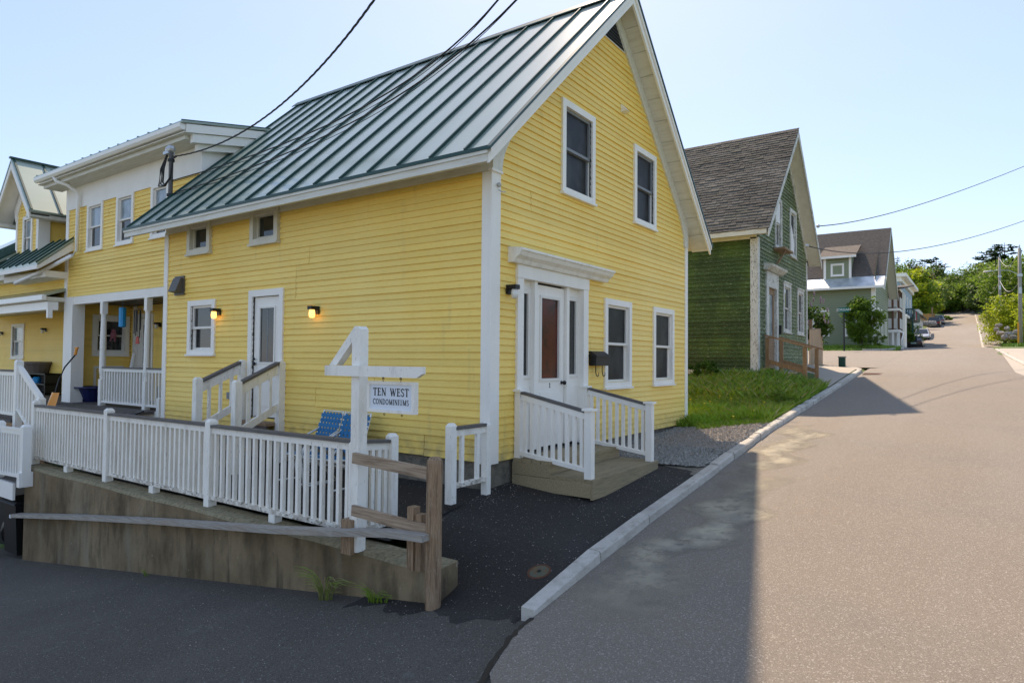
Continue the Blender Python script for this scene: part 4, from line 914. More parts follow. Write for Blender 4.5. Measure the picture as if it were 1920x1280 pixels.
pd = part('porch_door', 'white', wing, lambda q: (fbox(q, WB, 13.84, 13.94, -.06, .05, .08, 2.52), fbox(q, WB, 14.83, 14.98, -.06, .05, .08, 2.85), fbox(q, WB, 13.94, 14.83, -.06, .049, 2.40, 2.52), fbox(q, WB, 13.95, 14.82, -.07, -.03, .1, 2.39)))
fpart('pane', 'glass', pd, WB, 14.12, 14.5, -.03, -.02, 1.1, 2.2)
pbox('porch_floor', 'porchfloor', wing, .93, 2.7, WY0, WY1, .0, .06)
pbox('porch_skirt', 'white', wing, .90, .928, WY0-.0, onX(182, 780, .9).y, -.6, .055)
cy = [onX(193, 660, 1.02).y, onX(276, 660, 1.02).y]
for y in cy:
    part('porch_column', 'white', wing, lambda q: (q.box(.955, 1.085, y-.065, y+.065, .06, .72), q.lathe((1.02, y, 0), [(.05, .72), (.062, .76), (.056, .80), (.075, .92), (.07, 1.45), (.075, 1.5), (.07, 1.55), (.074, 1.6), (.058, 2.3), (.066, 2.34), (.058, 2.38)], 12), q.box(.955, 1.085, y-.065, y+.065, 2.36, 2.655)))
pr = thing('porch_railing', 'white picket railing between the porch columns of the rear wing', 'railing', (1.02, 11, .06))
railing(pr, (1.02, cy[1]+.07), (1.02, cy[0]-.07), 1.0, 1.0, .16, .16, 15, .042, 'white', capw=.1)
railing(pr, (1.02, 9.3), (1.02, cy[1]-.07), 1.0, 1.0, .16, .16, 9, .042, 'white', capw=.1)
post(pr, .86, onX(300, 780, .86).y, -.5, .35, .12, 'white')
wall_lamp((2.66, 13.45, 2.15), (-1, 0, 0), 'unlit dark wall lamp beside the porch door', lit=False)
# wing: left gable, pent roof, lower porch
GX = .82
part('gable_wall', 'black', wing, lambda q: q.box(GX+.1, 3, 16.72, 18.15, 3.9, 5.2))
G2 = Fr((GX, 0, 0), (0, 1, 0), (-1, 0, 0)); gc = 17.44
clapboards(wing, G2, 16.68, 18.2, 3.9, 6.4, .0925, [(17.12, 17.62, 4.2, 5.25)], 'yellow', lambda z: (gc - min(.76, (6.55-z)/1.14), gc + min(.76, (6.55-z)/1.14)), seed=12, joint=0)
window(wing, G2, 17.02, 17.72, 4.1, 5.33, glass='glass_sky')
part('corner_board', 'white', wing, lambda q: (fbox(q, G2, 16.62, 16.74, -.02, .04, 3.8, 5.42), q.box(GX-.04, GX+.25, 16.58, 16.6195, 4.0, 5.40)))
fpart('corner_board', 'white', wing, G2, 18.14, 18.26, -.02, .04, 3.8, 5.42)
pbox('gable_side', 'yellow', wing, GX+.2, 3.0, 16.64, 16.70, 3.8, 5.3)
for s in (-1, 1):
    d0, d1 = 0, 1.42
    part('gable_roof', 'roof', wing, lambda q: q.prism([(.35, gc, 6.90), (.35, gc+s*1.42, 5.28), (.35, gc+s*1.42, 5.22), (.35, gc, 6.83)], (4.2, 0, 0)))
    for k in range(5): part('standing_seam', 'seam', wing, lambda q: q.beam((.42+k*.72, gc, 6.91), (.42+k*.72, gc+s*1.43, 5.285), .03, .05, (1, 0, 0)))
    part('gable_rake', 'white', wing, lambda q: (q.prism([(.36, gc, 6.80), (.36, gc+s*1.40, 5.21), (.36, gc+s*1.40, 5.02), (.36, gc, 6.60)], (.04, 0, 0)), q.prism([(.40, gc, 6.80), (.40, gc+s*1.38, 5.20), (.40, gc+s*1.38, 5.16), (.40, gc, 6.76)], (.45, 0, 0)), q.prism([(GX-.05, gc, 6.70), (GX-.05, gc+s*.95, 5.60), (GX-.05, gc+s*.85, 5.25), (GX-.05, gc, 6.35)], (.055, 0, 0))))
    pbox('gable_soffit', 'soffit', wing, .4, 3.6, gc+s*1.38-.3*(s > 0), gc+s*1.38+.3*(s < 0), 5.10, 5.20)
part('ridge_cap', 'seam', wing, lambda q: q.beam((.32, gc, 6.93), (4.5, gc, 6.93), .12, .05))
pz = lambda x: 3.70 + (x - .15) * .90
part('pent_roof', 'roof', wing, lambda q: q.prism([(.15, 14.75, 3.70), (1.02, 14.75, pz(1.02)), (1.02, 14.75, pz(1.02)-.07), (.15, 14.75, 3.64)], (0, 3.3, 0)))
for k in range(8): part('standing_seam', 'seam', wing, lambda q: q.beam((.13, 14.78+k*.46, 3.70), (1.02, 14.78+k*.46, pz(1.02)+.02), .03, .05))
part('pent_fascia', 'white', wing, lambda q: (q.box(.14, .17, 14.75, 18.05, 3.53, 3.635), q.prism([(.17, 14.78, 3.52), (.17, 14.78, 3.63), (1.0, 14.78, pz(1.0)-.09), (1.0, 14.78, pz(1.0)-.33)], (0, .06, 0)), q.box(.45, 1.0, 15.05, 18.0, 3.38, 3.55)))
L3 = Fr((1.0, 0, 0), (0, 1, 0), (-1, 0, 0))
pbox('porch_soffit', 'cream', wing, .5, 1.02, 15.12, 24, 2.75, 2.86)
clapboards(wing, L3, WY1+.03, 24, 2.86, 4.1, .0925, [], 'yellow', seed=13, joint=.6)
pbox('wall', 'black', wing, 1.05, 5, WY1+.05, 24, 2.9, 4.3)
part('side_roof', 'roof', wing, lambda q: q.prism([(.25, 18.15, 3.98), (3.2, 18.15, 6.0), (3.2, 18.15, 5.92), (.25, 18.15, 3.90)], (0, 6, 0)))
for k in range(9): part('standing_seam', 'seam', wing, lambda q: q.beam((.24, 18.2+k*.42, 4.0), (3.2, 18.2+k*.42, 6.03), .03, .06))
part('side_fascia', 'white', wing, lambda q: (q.box(.23, .27, 18.15, 24, 3.70, 3.90), q.box(.5, 1.0, 18.15, 24, 3.5, 3.72)))
part('porch_roof', 'roof', wing, lambda q: q.prism([(.45, 15.12, 2.92), (1.0, 15.12, 3.14), (1.0, 15.12, 3.06), (.45, 15.12, 2.86)], (0, 9, 0)))
part('porch_gutter', 'vinyl', wing, lambda q: (q.box(.40, .50, 15.1, 24, 2.77, 2.90), q.box(.55, .80, 15.15, 24, 2.52, 2.74), q.box(.55, .66, 15.12, 15.22, 2.3, 2.52)))
L4 = Fr((2.6, 0, 0), (0, 1, 0), (-1, 0, 0))
clapboards(wing, L4, WY1+.25, 26, .05, 2.75, .0925, [(22.9, 23.9, 1.3, 2.35)], 'yellow', seed=14, joint=.3)
pbox('wall', 'black', wing, 2.68, 2.8, WY1+.2, 26, 0, 2.8); pbox('porch_ceiling', 'cream', wing, .55, 2.7, WY1+.2, 26, 2.76, 2.80)
window(wing, L4, 22.8, 24.0, 1.2, 2.45, glass='glass_sky')
pbox('porch_floor', 'porchfloor', wing, -.3, 2.6, WY1-.02, 26, -.04, .02)
pbox('porch_floor', 'porchfloor', wing, .0, .9, 13.15, WY1-.05, -.06, .0)
pbox('step', 'wood_new', wing, -.05, -.02, 13.15, WY1, -.30, -.062); pbox('step', 'porchfloor', wing, -.40, -.05, 13.15, WY1, -.24, -.20); pbox('step', 'wood_new', wing, -.43, -.40, 13.15, WY1, -.45, -.2)
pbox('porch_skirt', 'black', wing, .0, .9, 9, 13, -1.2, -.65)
wall_lamp((2.56, 20.9, 2.15), (-1, 0, 0), 'unlit dark wall lamp on the lower left porch wall', lit=False)
wall_lamp((2.56, 24.9, 2.1), (-1, 0, 0), 'unlit dark wall lamp at the far left beyond the porch window', lit=False)

# ---- porch clutter
sh = thing('shelf_unit', 'black plastic shelf unit against the left porch wall', 'shelf', (2.2, 20.8, .02))
y0 = onX(53, 700, 2.3).y; y1 = onX(98, 700, 2.3).y; y0, y1 = min(y0, y1), max(y0, y1)
for z in (.05, .35, .68): pbox('shelf', 'black', sh, 2.1, 2.55, y0, y1, z, z+.04)
pbox('back', 'black', sh, 2.5, 2.55, y0, y1, .02, .72)
for y in (y0, y1-.04): pbox('side', 'black', sh, 2.1, 2.5, y, y+.04, .02, .72)
pt_ = thing('flower_pot', 'brown planter tub standing on the black shelf unit', 'pot', (2.3, (y0+y1)/2, .72))
part('tub', 'pot', pt_, lambda q: q.lathe((2.3, (y0+y1)/2+.2, .72), [(.3, 0), (.42, .28), (.46, .30), (.46, .38), (.40, .36), (.36, .2)], 14))
yt = (y0+y1)/2 + .3
tag(part('watering_can', 'skyblue', None, lambda q: (q.lathe((2.25, yt-.2, .392), [(.12, 0), (.13, .16), (.08, .2)], 10), q.tube([(2.25, yt-.3, .42), (2.2, yt-.5, .6)], .02))), 'small turquoise watering can on the black shelf', 'watering can')
sv = thing('snow_shovel', 'orange snow shovel with bent black handle leaning by the white pillar', 'shovel', (.35, 15.2, .0))
sy = onX(97, 740, .35).y
part('blade', 'orange', sv, lambda q: [q.quad(V((.25 + .10*abs(math.sin(a0)), sy+.26*a0/1.2, .02)), V((.25 + .10*abs(math.sin(a1)), sy+.26*a1/1.2, .02)), V((.38 + .06*abs(math.sin(a1)), sy+.23*a1/1.2, .36)), V((.38 + .06*abs(math.sin(a0)), sy+.23*a0/1.2, .36))) for a0, a1 in zip((-1.2, -.8, -.4, 0, .4, .8), (-.8, -.4, 0, .4, .8, 1.2))])
part('handle', 'black', sv, lambda q: q.tube([(.42, sy, .33), (.5, sy-.02, .7), (.6, sy-.06, 1.0), (.72, sy-.35, 1.32)], .018, 6))
part('grip', 'orange', sv, lambda q: (q.tube([(.72, sy-.35, 1.32), (.75, sy-.36, 1.5)], .035, 6), q.tube([(.75, sy-.28, 1.5), (.75, sy-.44, 1.5)], .025, 6)))
tb = onX(168, 740, 1.5)
bb = thing('blue_tub', 'dark blue plastic tub on the porch behind the column', 'tub', (1.5, tb.y, .06))
part('tub', 'bluebin', bb, lambda q: q.lathe((1.5, tb.y-.15, .06), [(.22, 0), (.36, .36), (.48, .37), (.48, .41), (.34, .40), (.2, .1)], 14))
ch = onX(230, 585, 1.3)
tag(part('wind_spinner', 'skyblue', None, lambda q: (q.lathe((1.3, ch.y, 2.02), [(.01, 0), (.085, .02), (.085, .50), (.01, .52)], 10), q.tube([(1.3, ch.y, 2.54), (1.3, ch.y, 2.86)], .004, 4))), 'bright blue hanging cylinder between the porch columns', 'ornament')
wc = thing('wind_chime', 'dark wind chime with red sail hanging on the porch', 'wind chime', (1.3, onX(258, 600, 1.3).y, 2.0)); wcy = onX(258, 600, 1.3).y
part('top_disc', 'wood_brown', wc, lambda q: q.lathe((1.3, wcy, 2.44), [(.10, 0), (.10, .03)], 10))
for k in range(5): part('chime_tube', 'black', wc, lambda q: q.tube([(1.3+.07*math.cos(k*1.257), wcy+.07*math.sin(k*1.257), 2.43), (1.3+.07*math.cos(k*1.257), wcy+.07*math.sin(k*1.257), 1.95-.05*k)], .012, 6))
part('sail', 'redthing', wc, lambda q: q.prism([(1.3, wcy-.09, 1.60), (1.3, wcy+.09, 1.60), (1.3, wcy+.05, 1.76), (1.3, wcy, 1.80), (1.3, wcy-.05, 1.76)], (.02, 0, 0)))
part('cord', 'wire', wc, lambda q: q.tube([(1.3, wcy, 2.86), (1.3, wcy, 1.80)], .004, 4))
tc = onY(212, 625, 15.08)
tag(part('soft_toy', 'plush', None, lambda q: (q.ball((tc.x, 15.06, tc.z-.05), (.09, .05, .10), jit=.08), q.ball((tc.x, 15.05, tc.z+.07), .06, jit=.08), q.tube([(tc.x-.05, 15.05, tc.z-.1), (tc.x-.09, 15.04, tc.z-.22)], .02), q.tube([(tc.x+.05, 15.05, tc.z-.1), (tc.x+.02, 15.04, tc.z-.24)], .02)), smooth=True), 'pink soft toy stuck on the porch window', 'toy')
bt = onX(245, 675, 2.3)
tag(part('baseball_bat', 'flagwhite', None, lambda q: q.tube([(2.2, bt.y+.16, .06), (2.3, bt.y, .8), (2.34, bt.y-.05, 1.15), (2.36, bt.y-.07, 1.38)], [.05, .06, .06, .045], 8)), 'white and red roll leaning by the porch door', 'roll')
bx_ = onX(290, 670, 2.2)
tag(part('hanging_bag', 'black', None, lambda q: (q.box(2.55, 2.69, bx_.y-.15, bx_.y+.15, 1.1, 1.85), q.box(2.4, 2.69, bx_.y-.25, bx_.y+.25, .1, .5))), 'black bags by the porch door near the corner', 'bag')

# scooter parked behind the railing
sc_ = onX(252, 776, -1.15)
sct = thing('kick_scooter', 'black kick scooter whose handlebar shows above the railing', 'scooter', (-1.15, sc_.y, -.55))
part('handlebar', 'black', sct, lambda q: q.tube([(-1.15, sc_.y+.28, sc_.z-.02), (-1.15, sc_.y+.1, sc_.z), (-1.15, sc_.y, sc_.z-.01), (-1.15, sc_.y-.1, sc_.z+.02), (-1.15, sc_.y-.3, sc_.z+.06)], .018, 6))
part('stem', 'black', sct, lambda q: q.tube([(-1.15, sc_.y, sc_.z), (-1.10, sc_.y, -.40)], .018, 6))
part('deck', 'black', sct, lambda q: q.box(-1.1, -.55, sc_.y-.06, sc_.y+.06, -.47, -.44))
for x in (-1.12, -.52): part('wheel', 'rubber', sct, lambda q: q.lathe((x, sc_.y-.015, -.485), [(.02, 0), (.05, .0), (.05, .03), (.02, .03)], 12, 'y'))

# ---- left deck, stair rail, lower vinyl railing, bins under the deck
dk = thing('left_deck', 'low white trimmed deck at the left edge beyond the concrete wall', 'deck', (-1.6, 10, -1.3))
pbox('deck_floor', 'cap_grey', dk, -2.12, -1.0, 8.76, 12.5, -.98, -.93); pbox('fascia', 'vinyl', dk, -2.16, -2.122, 8.76, 12.5, -1.24, -.95)
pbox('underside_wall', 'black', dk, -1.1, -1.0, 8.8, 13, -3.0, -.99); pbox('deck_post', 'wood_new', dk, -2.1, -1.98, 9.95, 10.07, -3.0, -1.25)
vr = thing('vinyl_railing', 'bright white vinyl railing on the low deck at the left edge', 'railing', (-2.1, 9.2, -.93))
for y in (8.42, 9.62): post(vr, -2.1, y, -.95, .06, .13, 'vinyl')
railing(vr, (-2.1, 8.48), (-2.1, 9.56), -.01, -.03, -.80, -.84, 9, .045, 'vinyl', cap='vinyl', capw=.07)
railing(vr, (-2.1, 9.68), (-2.1, 10.9), -.03, -.03, -.84, -.84, 9, .045, 'vinyl', cap='vinyl', capw=.07)
pbox('bracket', 'vinyl', vr, -2.2, -1.95, 8.36, 8.48, -.97, -.72)
sr = thing('stair_railing', 'white sloped stair railing down from the left porch', 'railing', (-1.7, 9.5, -.6))
p0, p1 = (-1.72, 8.92), (-1.72, 10.0)
post(sr, *p1, -.4, 1.17, .12, 'vinyl'); post(sr, *p0, -.6, .50, .12, 'white')
railing(sr, p0, p1, .52, 1.10, -.33, .30, 8, .045, 'vinyl', cap='vinyl', capw=.08)
railing(sr, (-1.72, 10.05), (-1.72, 12.4), .98, .98, .16, .16, 18, .045, 'vinyl', cap='cap_grey', capw=.1)
pbox('stringer', 'wood_new', sr, -1.60, -1.5, 9.0, 10.1, -.7, -.1); pbox('upper_deck', 'porchfloor', sr, -1.8, .9, 10.1, 13.1, .0, .06)
bn_ = thing('trash_bin', 'dark wheeled trash bin under the left deck', 'bin', (-1.75, 9.25, -2.35))
zb = DZ(-1.8, 9.2)
part('body', 'black', bn_, lambda q: q.prism([(-2.0, 8.98, zb+.08), (-1.5, 8.98, zb+.08), (-1.44, 8.92, zb+.98), (-2.06, 8.92, zb+.98)], (0, .58, 0)))
part('lid', 'black', bn_, lambda q: q.prism([(-2.1, 8.88, zb+.99), (-1.42, 8.88, zb+.99), (-1.45, 8.88, zb+1.06), (-2.05, 8.88, zb+1.04)], (0, .66, 0)))
part('sticker', 'flagwhite', bn_, lambda q: q.box(-2.048, -2.04, 9.16, 9.24, zb+.72, zb+.78))
for y in (8.98, 9.48): part('wheel', 'rubber', bn_, lambda q: q.lathe((-1.5, y, zb+.1), [(.03, 0), (.1, 0), (.1, .06), (.03, .06)], 12, 'y'))
ps = thing('plastic_bag', 'black rubbish bag heaped beside the bin under the deck', 'bag', (-1.6, 9.9, zb))
part('sack', 'black', ps, lambda q: q.ball((-1.62, 9.95, zb+.32), (.32, .36, .34), 12, 8, .08), smooth=True)

# ---- service mast and wires
mt = thing('service_mast', 'rusty electrical service mast with looped cables on the green roof', 'mast', (.3, 8.25, 4.4))
mx_ = .32; my = onX(313, 362, mx_).y; mzt = onX(307, 290, mx_).z
mz0 = zt(mx_) - .05
my = min(my, 8.5)
sc0 = onX(313, 362, mx_)
part('pipe', 'hood', mt, lambda q: q.tube([(mx_, my, 4.1), (mx_, my, mzt)], .045, 8))
part('weather_head', 'galv', mt, lambda q: (q.ball((mx_, my+.04, mzt+.06), (.09, .14, .09)), q.box(mx_-.07, mx_+.07, my, my+.2, mzt-.04, mzt+.02)))
for k in range(3):
    part('cable', 'wire', mt, lambda q: q.tube([(mx_, my+.14, mzt), (mx_-.02, my+.25+.06*k, mzt-.3), (mx_, my+.32+.08*k, mzt-.58-.03*k), (mx_-.03, my+.15+.03*k, mzt-.68), (mx_-.05, my-.08, mzt-.55), (mx_-.05, my-.17, mzt-.2), (mx_, my-.14, mzt-.12)], .018, 6))
part('bracket', 'darkmetal', mt, lambda q: (q.lathe((mx_, my, mzt-.2), [(.07, 0), (.07, .05)], 8), q.lathe((mx_, my, mzt-.92), [(.075, 0), (.075, .05)], 8), q.lathe((mx_, my, mzt-1.02), [(.075, 0), (.075, .05)], 8), q.beam((mx_, my, mzt-.15), (mx_, my-.2, mzt-.12), .03, .03)))
def catpts(pxs, D0, D1, n=26, ext=.35):
    """a smooth cable through image directions with steadily changing distance"""
    P = [atD(x, y, D0 + (D1-D0)*t) for (x, y), t in pxs]
    out = []
    ts = [t for _, t in pxs]
    for i in range(n+1):
        t = ts[-1]*i/n
        s = V((0, 0, 0))
        for a in range(len(P)):                 # Lagrange
            w = 1.0
            for b in range(len(P)):
                if a != b: w *= (t-ts[b])/(ts[a]-ts[b])
            s += P[a]*w
        out.append(s)
    out.append(out[-1] + (out[-1] - out[-2]) * (ext * n))
    return out
def roadside_pole(label, x, y, top):
    z = terrain(x, y); t = thing('utility_pole', label, 'pole', (x, y, z), 'utility poles on the right side of the street')
    part('shaft', 'polewood', t, lambda q: q.tube([(x, y, z-.5), (x, y, top)], [.18, .13], 10), smooth=True)
    part('cable_clamp', 'galv', t, lambda q: q.lathe((x, y, top-1.2), [(.16, 0), (.16, .2)], 10)); part('insulator', 'galv', t, lambda q: q.lathe((x, y, top), [(.04, 0), (.06, .12), (.05, .3)], 8))
    return V((x, y, top))
POLE_NEAR = roadside_pole('utility pole across the street behind the viewer that feeds the roof mast', -12.5, -10.4, 10.6)
DM = (V((mx_, my, mzt)) - CAM).dot(V((RM[0][2], RM[1][2], RM[2][2])))
def twisted(name, label, path, r, m, grp='overhead wires'):
    t = thing(name, label, 'wire', path[0], grp)
    dense = []
    for a, b in zip(path[:-1], path[1:]):
        for k in range(6): dense.append(a.lerp(b, k/6))
    for s in (0, 2.09, 4.19):
        part('strand', m if s else 'wire', t, lambda q: q.tube([p + V((math.cos(i*.55+s), 0, math.sin(i*.55+s)))*r for i, p in enumerate(dense)], r*.95, 5))
    return t
sdp = []
for i in range(31):
    t = i/30*1.25; sdp.append(atD((1-t)**2*322 + 2*t*(1-t)*509 + t*t*700, (1-t)**2*294 + 2*t*(1-t)*272 + t*t*2, DM + (7.0-DM)*t))
sdp.append(POLE_NEAR + V((.1, .1, -.5)))
twisted('service_drop', 'twisted service cable rising from the roof mast past the ridge', sdp, .008, 'wire')
for k, (a, b, c) in enumerate((((318, 340), (640, 222), (932, 2)), ((318, 365), (640, 240), (966, 2)))):
    t = thing('utility_wire', ('upper of two dark wires crossing in front of the roof from the mast', 'lower of two dark wires crossing in front of the roof from the mast')[k], 'wire', (mx_, my, mzt-.9), 'overhead wires')
    part('strand', 'wire', t, lambda q: q.tube(catpts([(a, 0), (b, .5), (c, 1.0)], DM, 7.2, ext=.12) + [POLE_NEAR + V((.1, .1, -1.0 - .2*k))], .011, 5), smooth=True)
    part('messenger', 'wire', t, lambda q: q.tube([p + V((0, .02, -.025 - .05*math.sin(i/26*3.14))) for i, p in enumerate(catpts([(a, 0), (b, .5), (c, 1.0)], DM, 7.2, ext=.12) + [POLE_NEAR + V((.1, .1, -1.0 - .2*k))])], .006, 4), smooth=True)
for k, (pts, d0, d1) in enumerate(((([((1534, 424), 0), ((1720, 385), .5), ((1920, 312), 1)]), 17.6, 30), ([((1513, 461), 0), ((1700, 470), .45), ((1920, 414), 1)], 17.3, 30))):
    t = thing('utility_wire', ('upper dark wire leaving the green house eave across the sky', 'lower dark wire sagging from the green house past the grey green roof')[k], 'wire', atD(*pts[0][0], d0), 'overhead wires')
    wp_ = catpts(pts, d0, d1, ext=.06)
    if k == 0: PR = wp_[-1] + (wp_[-1] - wp_[-3]) * 1.0; PR = roadside_pole('utility pole just beyond the right edge carrying the green house wires', PR.x, PR.y, PR.z + .3)
    part('strand', 'wire', t, lambda q: q.tube(wp_ + [PR + V((0, .1, -.3 - .9*k))], .014, 5), smooth=True)
    part('anchor', 'galv', t, lambda q: q.ball(atD(*pts[0][0], d0), .05))

# ================================================================== GREEN HOUSE
HX0, HX1, HZ0, HZE, HRX, HRZ = 12.40, 19.0, 1.06, 5.02, 15.70, 8.74
hs = (HRZ - 4.95) / (HRX - 11.95)
def ht(x): return HRZ - hs*abs(x - HRX)
gh = thing('green_house', 'weathered dark green clapboard house with curling grey shingle roof and peeling trim', 'house', (15.7, 0, .6))
HF = Fr((0, 0, 0), (1, 0, 0), (0, -1, 0)); HL = Fr((HX0, 0, 0), (0, 1, 0), (-1, 0, 0)); HLEN = 9.5
part('wall', 'black', gh, lambda q: q.prism([(HX0+.1, .1, .7), (HX1-.1, .1, .7), (HX1-.1, .1, 4.9), (HRX, .1, ht(HRX)-.35), (HX0+.1, .1, 4.9)], (0, HLEN, 0)))
gl = lambda z: (max(HX0+.02, HRX-(HRZ-.16-z)/hs), min(HX1-.02, HRX+(HRZ-.16-z)/hs))
gw = [(15.38, 16.42, 2.25, 3.83), (17.37, 18.40, 2.25, 3.80), (14.33, 15.2, 4.80, 6.40), (16.30, 17.26, 4.80, 6.40)]
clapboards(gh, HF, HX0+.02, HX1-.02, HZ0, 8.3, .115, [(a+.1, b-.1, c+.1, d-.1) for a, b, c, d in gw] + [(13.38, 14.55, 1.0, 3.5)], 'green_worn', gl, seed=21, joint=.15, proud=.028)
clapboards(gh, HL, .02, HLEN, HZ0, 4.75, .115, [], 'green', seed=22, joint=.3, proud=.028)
part('corner_board', 'white_worn', gh, lambda q: (q.box(HX0-.04, HX0+.17, -.04, -.001, HZ0-.1, 4.80), q.box(HX0-.04, HX0-.001, 0, .17, HZ0-.1, 4.80)))
pbox('corner_board', 'white_worn', gh, HX1-.14, HX1+.03, -.04, -.001, HZ0-.1, 4.9)
part('sill_board', 'white_worn', gh, lambda q: (q.box(HX0-.05, HX0-.0, .17, HLEN, HZ0-.14, HZ0-.005), q.box(HX0+.18, 13.2, -.05, -.001, HZ0-.14, HZ0-.005)))
part('foundation_pier', 'slab', gh, lambda q: (q.box(HX0-.0, HX0+.35, .0, .3, .6, HZ0-.15)))
pbox('skirt', 'green_worn', gh, 15.2, 19.0, -.05, -.01, .8, HZ0-.005)
part('frieze_board', 'cream', gh, lambda q: (q.box(HX0-.04, HX0, 0, HLEN, 4.76, 5.1)))
part('eave_soffit', 'cream', gh, lambda q: q.box(11.98, HX0, -.35, HLEN+.3, 4.86, 4.90))
part('eave_fascia', 'cream', gh, lambda q: q.box(11.94, 11.979, -.38, HLEN+.3, 4.80, 4.93))
GY = -.42
part('roof_deck', 'black', gh, lambda q: q.prism([(11.95, GY, 4.93), (HRX, GY, HRZ-.02), (19.45, GY, 4.93), (19.45, GY, 4.86), (HRX, GY, HRZ-.10), (11.95, GY, 4.86)], (0, HLEN+.8, 0)))
for s in (-1, 1):
    X = lambda d: HRX + s*d
    part('rake_board', 'white_worn', gh, lambda q: q.prism([(X(0), GY-.03, HRZ-.03), (X(3.78), GY-.03, 4.90), (X(3.78), GY-.03, 4.70), (X(0), GY-.03, HRZ-.25)], (0, .03, 0)))
    part('rake_soffit', 'cream', gh, lambda q: q.prism([(X(0), GY+.002, HRZ-.17), (X(3.7), GY+.002, HRZ-.17-3.7*hs), (X(3.7), GY+.002, HRZ-.20-3.7*hs), (X(0), GY+.002, HRZ-.20)], (0, .40, 0)))
    part('rake_frieze', 'white_worn', gh, lambda q: q.prism([(X(0), -.05, HRZ-.20), (X(3.28), -.05, HRZ-.20-3.28*hs), (X(3.28), -.05, HRZ-.48-3.28*hs), (X(0), -.05, HRZ-.44)], (0, .05, 0)))
part('roof_slope', 'shingle', gh, lambda q: q.prism([(HRX, GY-.02, HRZ+.02), (19.5, GY-.02, 4.92), (19.5, GY-.02, 4.90), (HRX, GY-.02, HRZ-.01)], (0, HLEN+.8, 0)))
# shingles: the nearest three hundred one by one, the rest joined
gd = V((HRX-11.93, 0, HRZ-4.93)); glen = gd.length; gd.normalize(); gn = V((-gd.z, 0, gd.x)); rg = random.Random(4); cand = []
row = 0; d = 0
while d < glen - .05:
    y = GY - .03 - (row % 2)*.17 - rg.uniform(0, .06)
    while y < HLEN + .3:
        w = .33 + rg.uniform(-.02, .02); a = max(y, GY-.03); b = min(y+w-.008, HLEN+.35)
        if b - a > .04: cand.append((d, a, b, rg.uniform(0, .014), rg.uniform(0, .012), rg.uniform(-.012, .012)))
        y += w
    d += .142; row += 1
def shingle(q, c):
    d, a, b, l1, l2, sk = c
    o = V((11.93, 0, 4.93)) + gd*d; n1 = gn*(.016+l1); n2 = gn*(.016+l2); A = V((0, a, 0)); B = V((0, b, 0)); e = gd*.20
    p = [o+A+gd*sk, o+B+gd*sk, o+B+e, o+A+e, o+A+n1+gd*sk, o+B+n2+gd*sk, o+B+e+gn*.006, o+A+e+gn*.006]
    q.add(p, [(3,2,1,0), (4,5,6,7), (0,1,5,4), (1,2,6,5), (2,3,7,6), (3,0,4,7)])
cand.sort(key=lambda c: (V((11.93, (c[1]+c[2])/2, 4.93)) + gd*c[0] - CAM).length)
for c in cand[:300]: part('shingle', 'shingle', gh, lambda q: shingle(q, c))
mbs = [MB(), MB(), MB()]
for c in cand[300:]: shingle(mbs[rg.randrange(3)], c)
for k in range(3): mbs[k].build('shingle_field', 'shingle', gh)['kind'] = 'stuff'
for i, (a, b, c, d) in enumerate(gw):
    window(gh, HF, a, b, c, d, tw=.12, glass=('glass', 'glass', 'glass', 'glass_screen')[i], trim='white_worn', sashm='white_worn', head=.05 if i < 2 else 0)
fpart('pane_cover', 'flagwhite', gh, HF, 14.5, 15.04, .004, .02, 5.62, 6.26)
part('broken_pane', 'flagwhite', gh, lambda q: q.prism([HF.p(16.47, .006, 4.98), HF.p(17.0, .006, 4.98), HF.p(17.05, .006, 5.3), HF.p(16.75, .006, 5.75), HF.p(16.47, .006, 6.0)], HF.n*.006))
part('window_shelf', 'wood_brown', gh, lambda q: (q.box(14.2, 15.3, -.35, -.02, 4.70, 4.76), q.beam((14.5, -.05, 4.3), (14.5, -.3, 4.7), .05, .05)))
ge = part('door_surround', 'white_worn', gh, lambda q: (fbox(q, HF, 13.25, 13.50, -.05, .06, 1.0, 3.50), fbox(q, HF, 14.42, 14.65, -.05, .06, 1.0, 3.50), fbox(q, HF, 13.24, 14.66, -.05, .065, 3.502, 3.95)))
part('door_cornice', 'white_worn', ge, lambda q: q.prism([HF.p(13.05, 0, 3.96), HF.p(13.05, .12, 3.96), HF.p(13.05, .26, 4.06), HF.p(13.05, .28, 4.12), HF.p(13.05, 0, 4.16)], (1.85, 0, 0)))
fpart('house_number', 'ink', ge, HF, 13.93, 13.96, .065, .07, 3.66, 3.76)
gdr = part('front_door', 'wood_brown', gh, lambda q: (fbox(q, HF, 13.50, 13.66, -.08, -.02, 1.1, 3.50), fbox(q, HF, 14.26, 14.42, -.08, -.02, 1.1, 3.50), fbox(q, HF, 13.66, 14.26, -.08, -.021, 3.32, 3.50), fbox(q, HF, 13.66, 14.26, -.08, -.021, 1.1, 2.05), fbox(q, HF, 13.7, 14.22, -.021, -.01, 1.2, 1.9)))
fpart('pane', 'glass_sky', gdr, HF, 13.66, 14.26, -.07, -.04, 2.05, 3.32)
fpart('mail_slot', 'black', gh, HF, 14.72, 14.84, .02, .12, 2.15, 2.42)
gs = thing('wooden_porch_steps', 'brown wooden steps with plain handrails at the green house door', 'steps', (13.8, -.6, .55))
zg = lotz(13.5, -.5)
for (x0, x1, y, zt_) in ((13.05, 14.75, -.55, 1.0), (13.05, 14.75, -.95, .80)):
    pbox('tread', 'wood_picket', gs, x0, x1, y-.02, y+.42, zt_-.045, zt_); pbox('riser', 'wood_new', gs, x0+.02, x1-.02, y, y+.03, zt_-.3, zt_-.047)
pbox('side_panel', 'wood_new', gs, 13.02, 13.048, -.55, -.06, .5, 1.0)
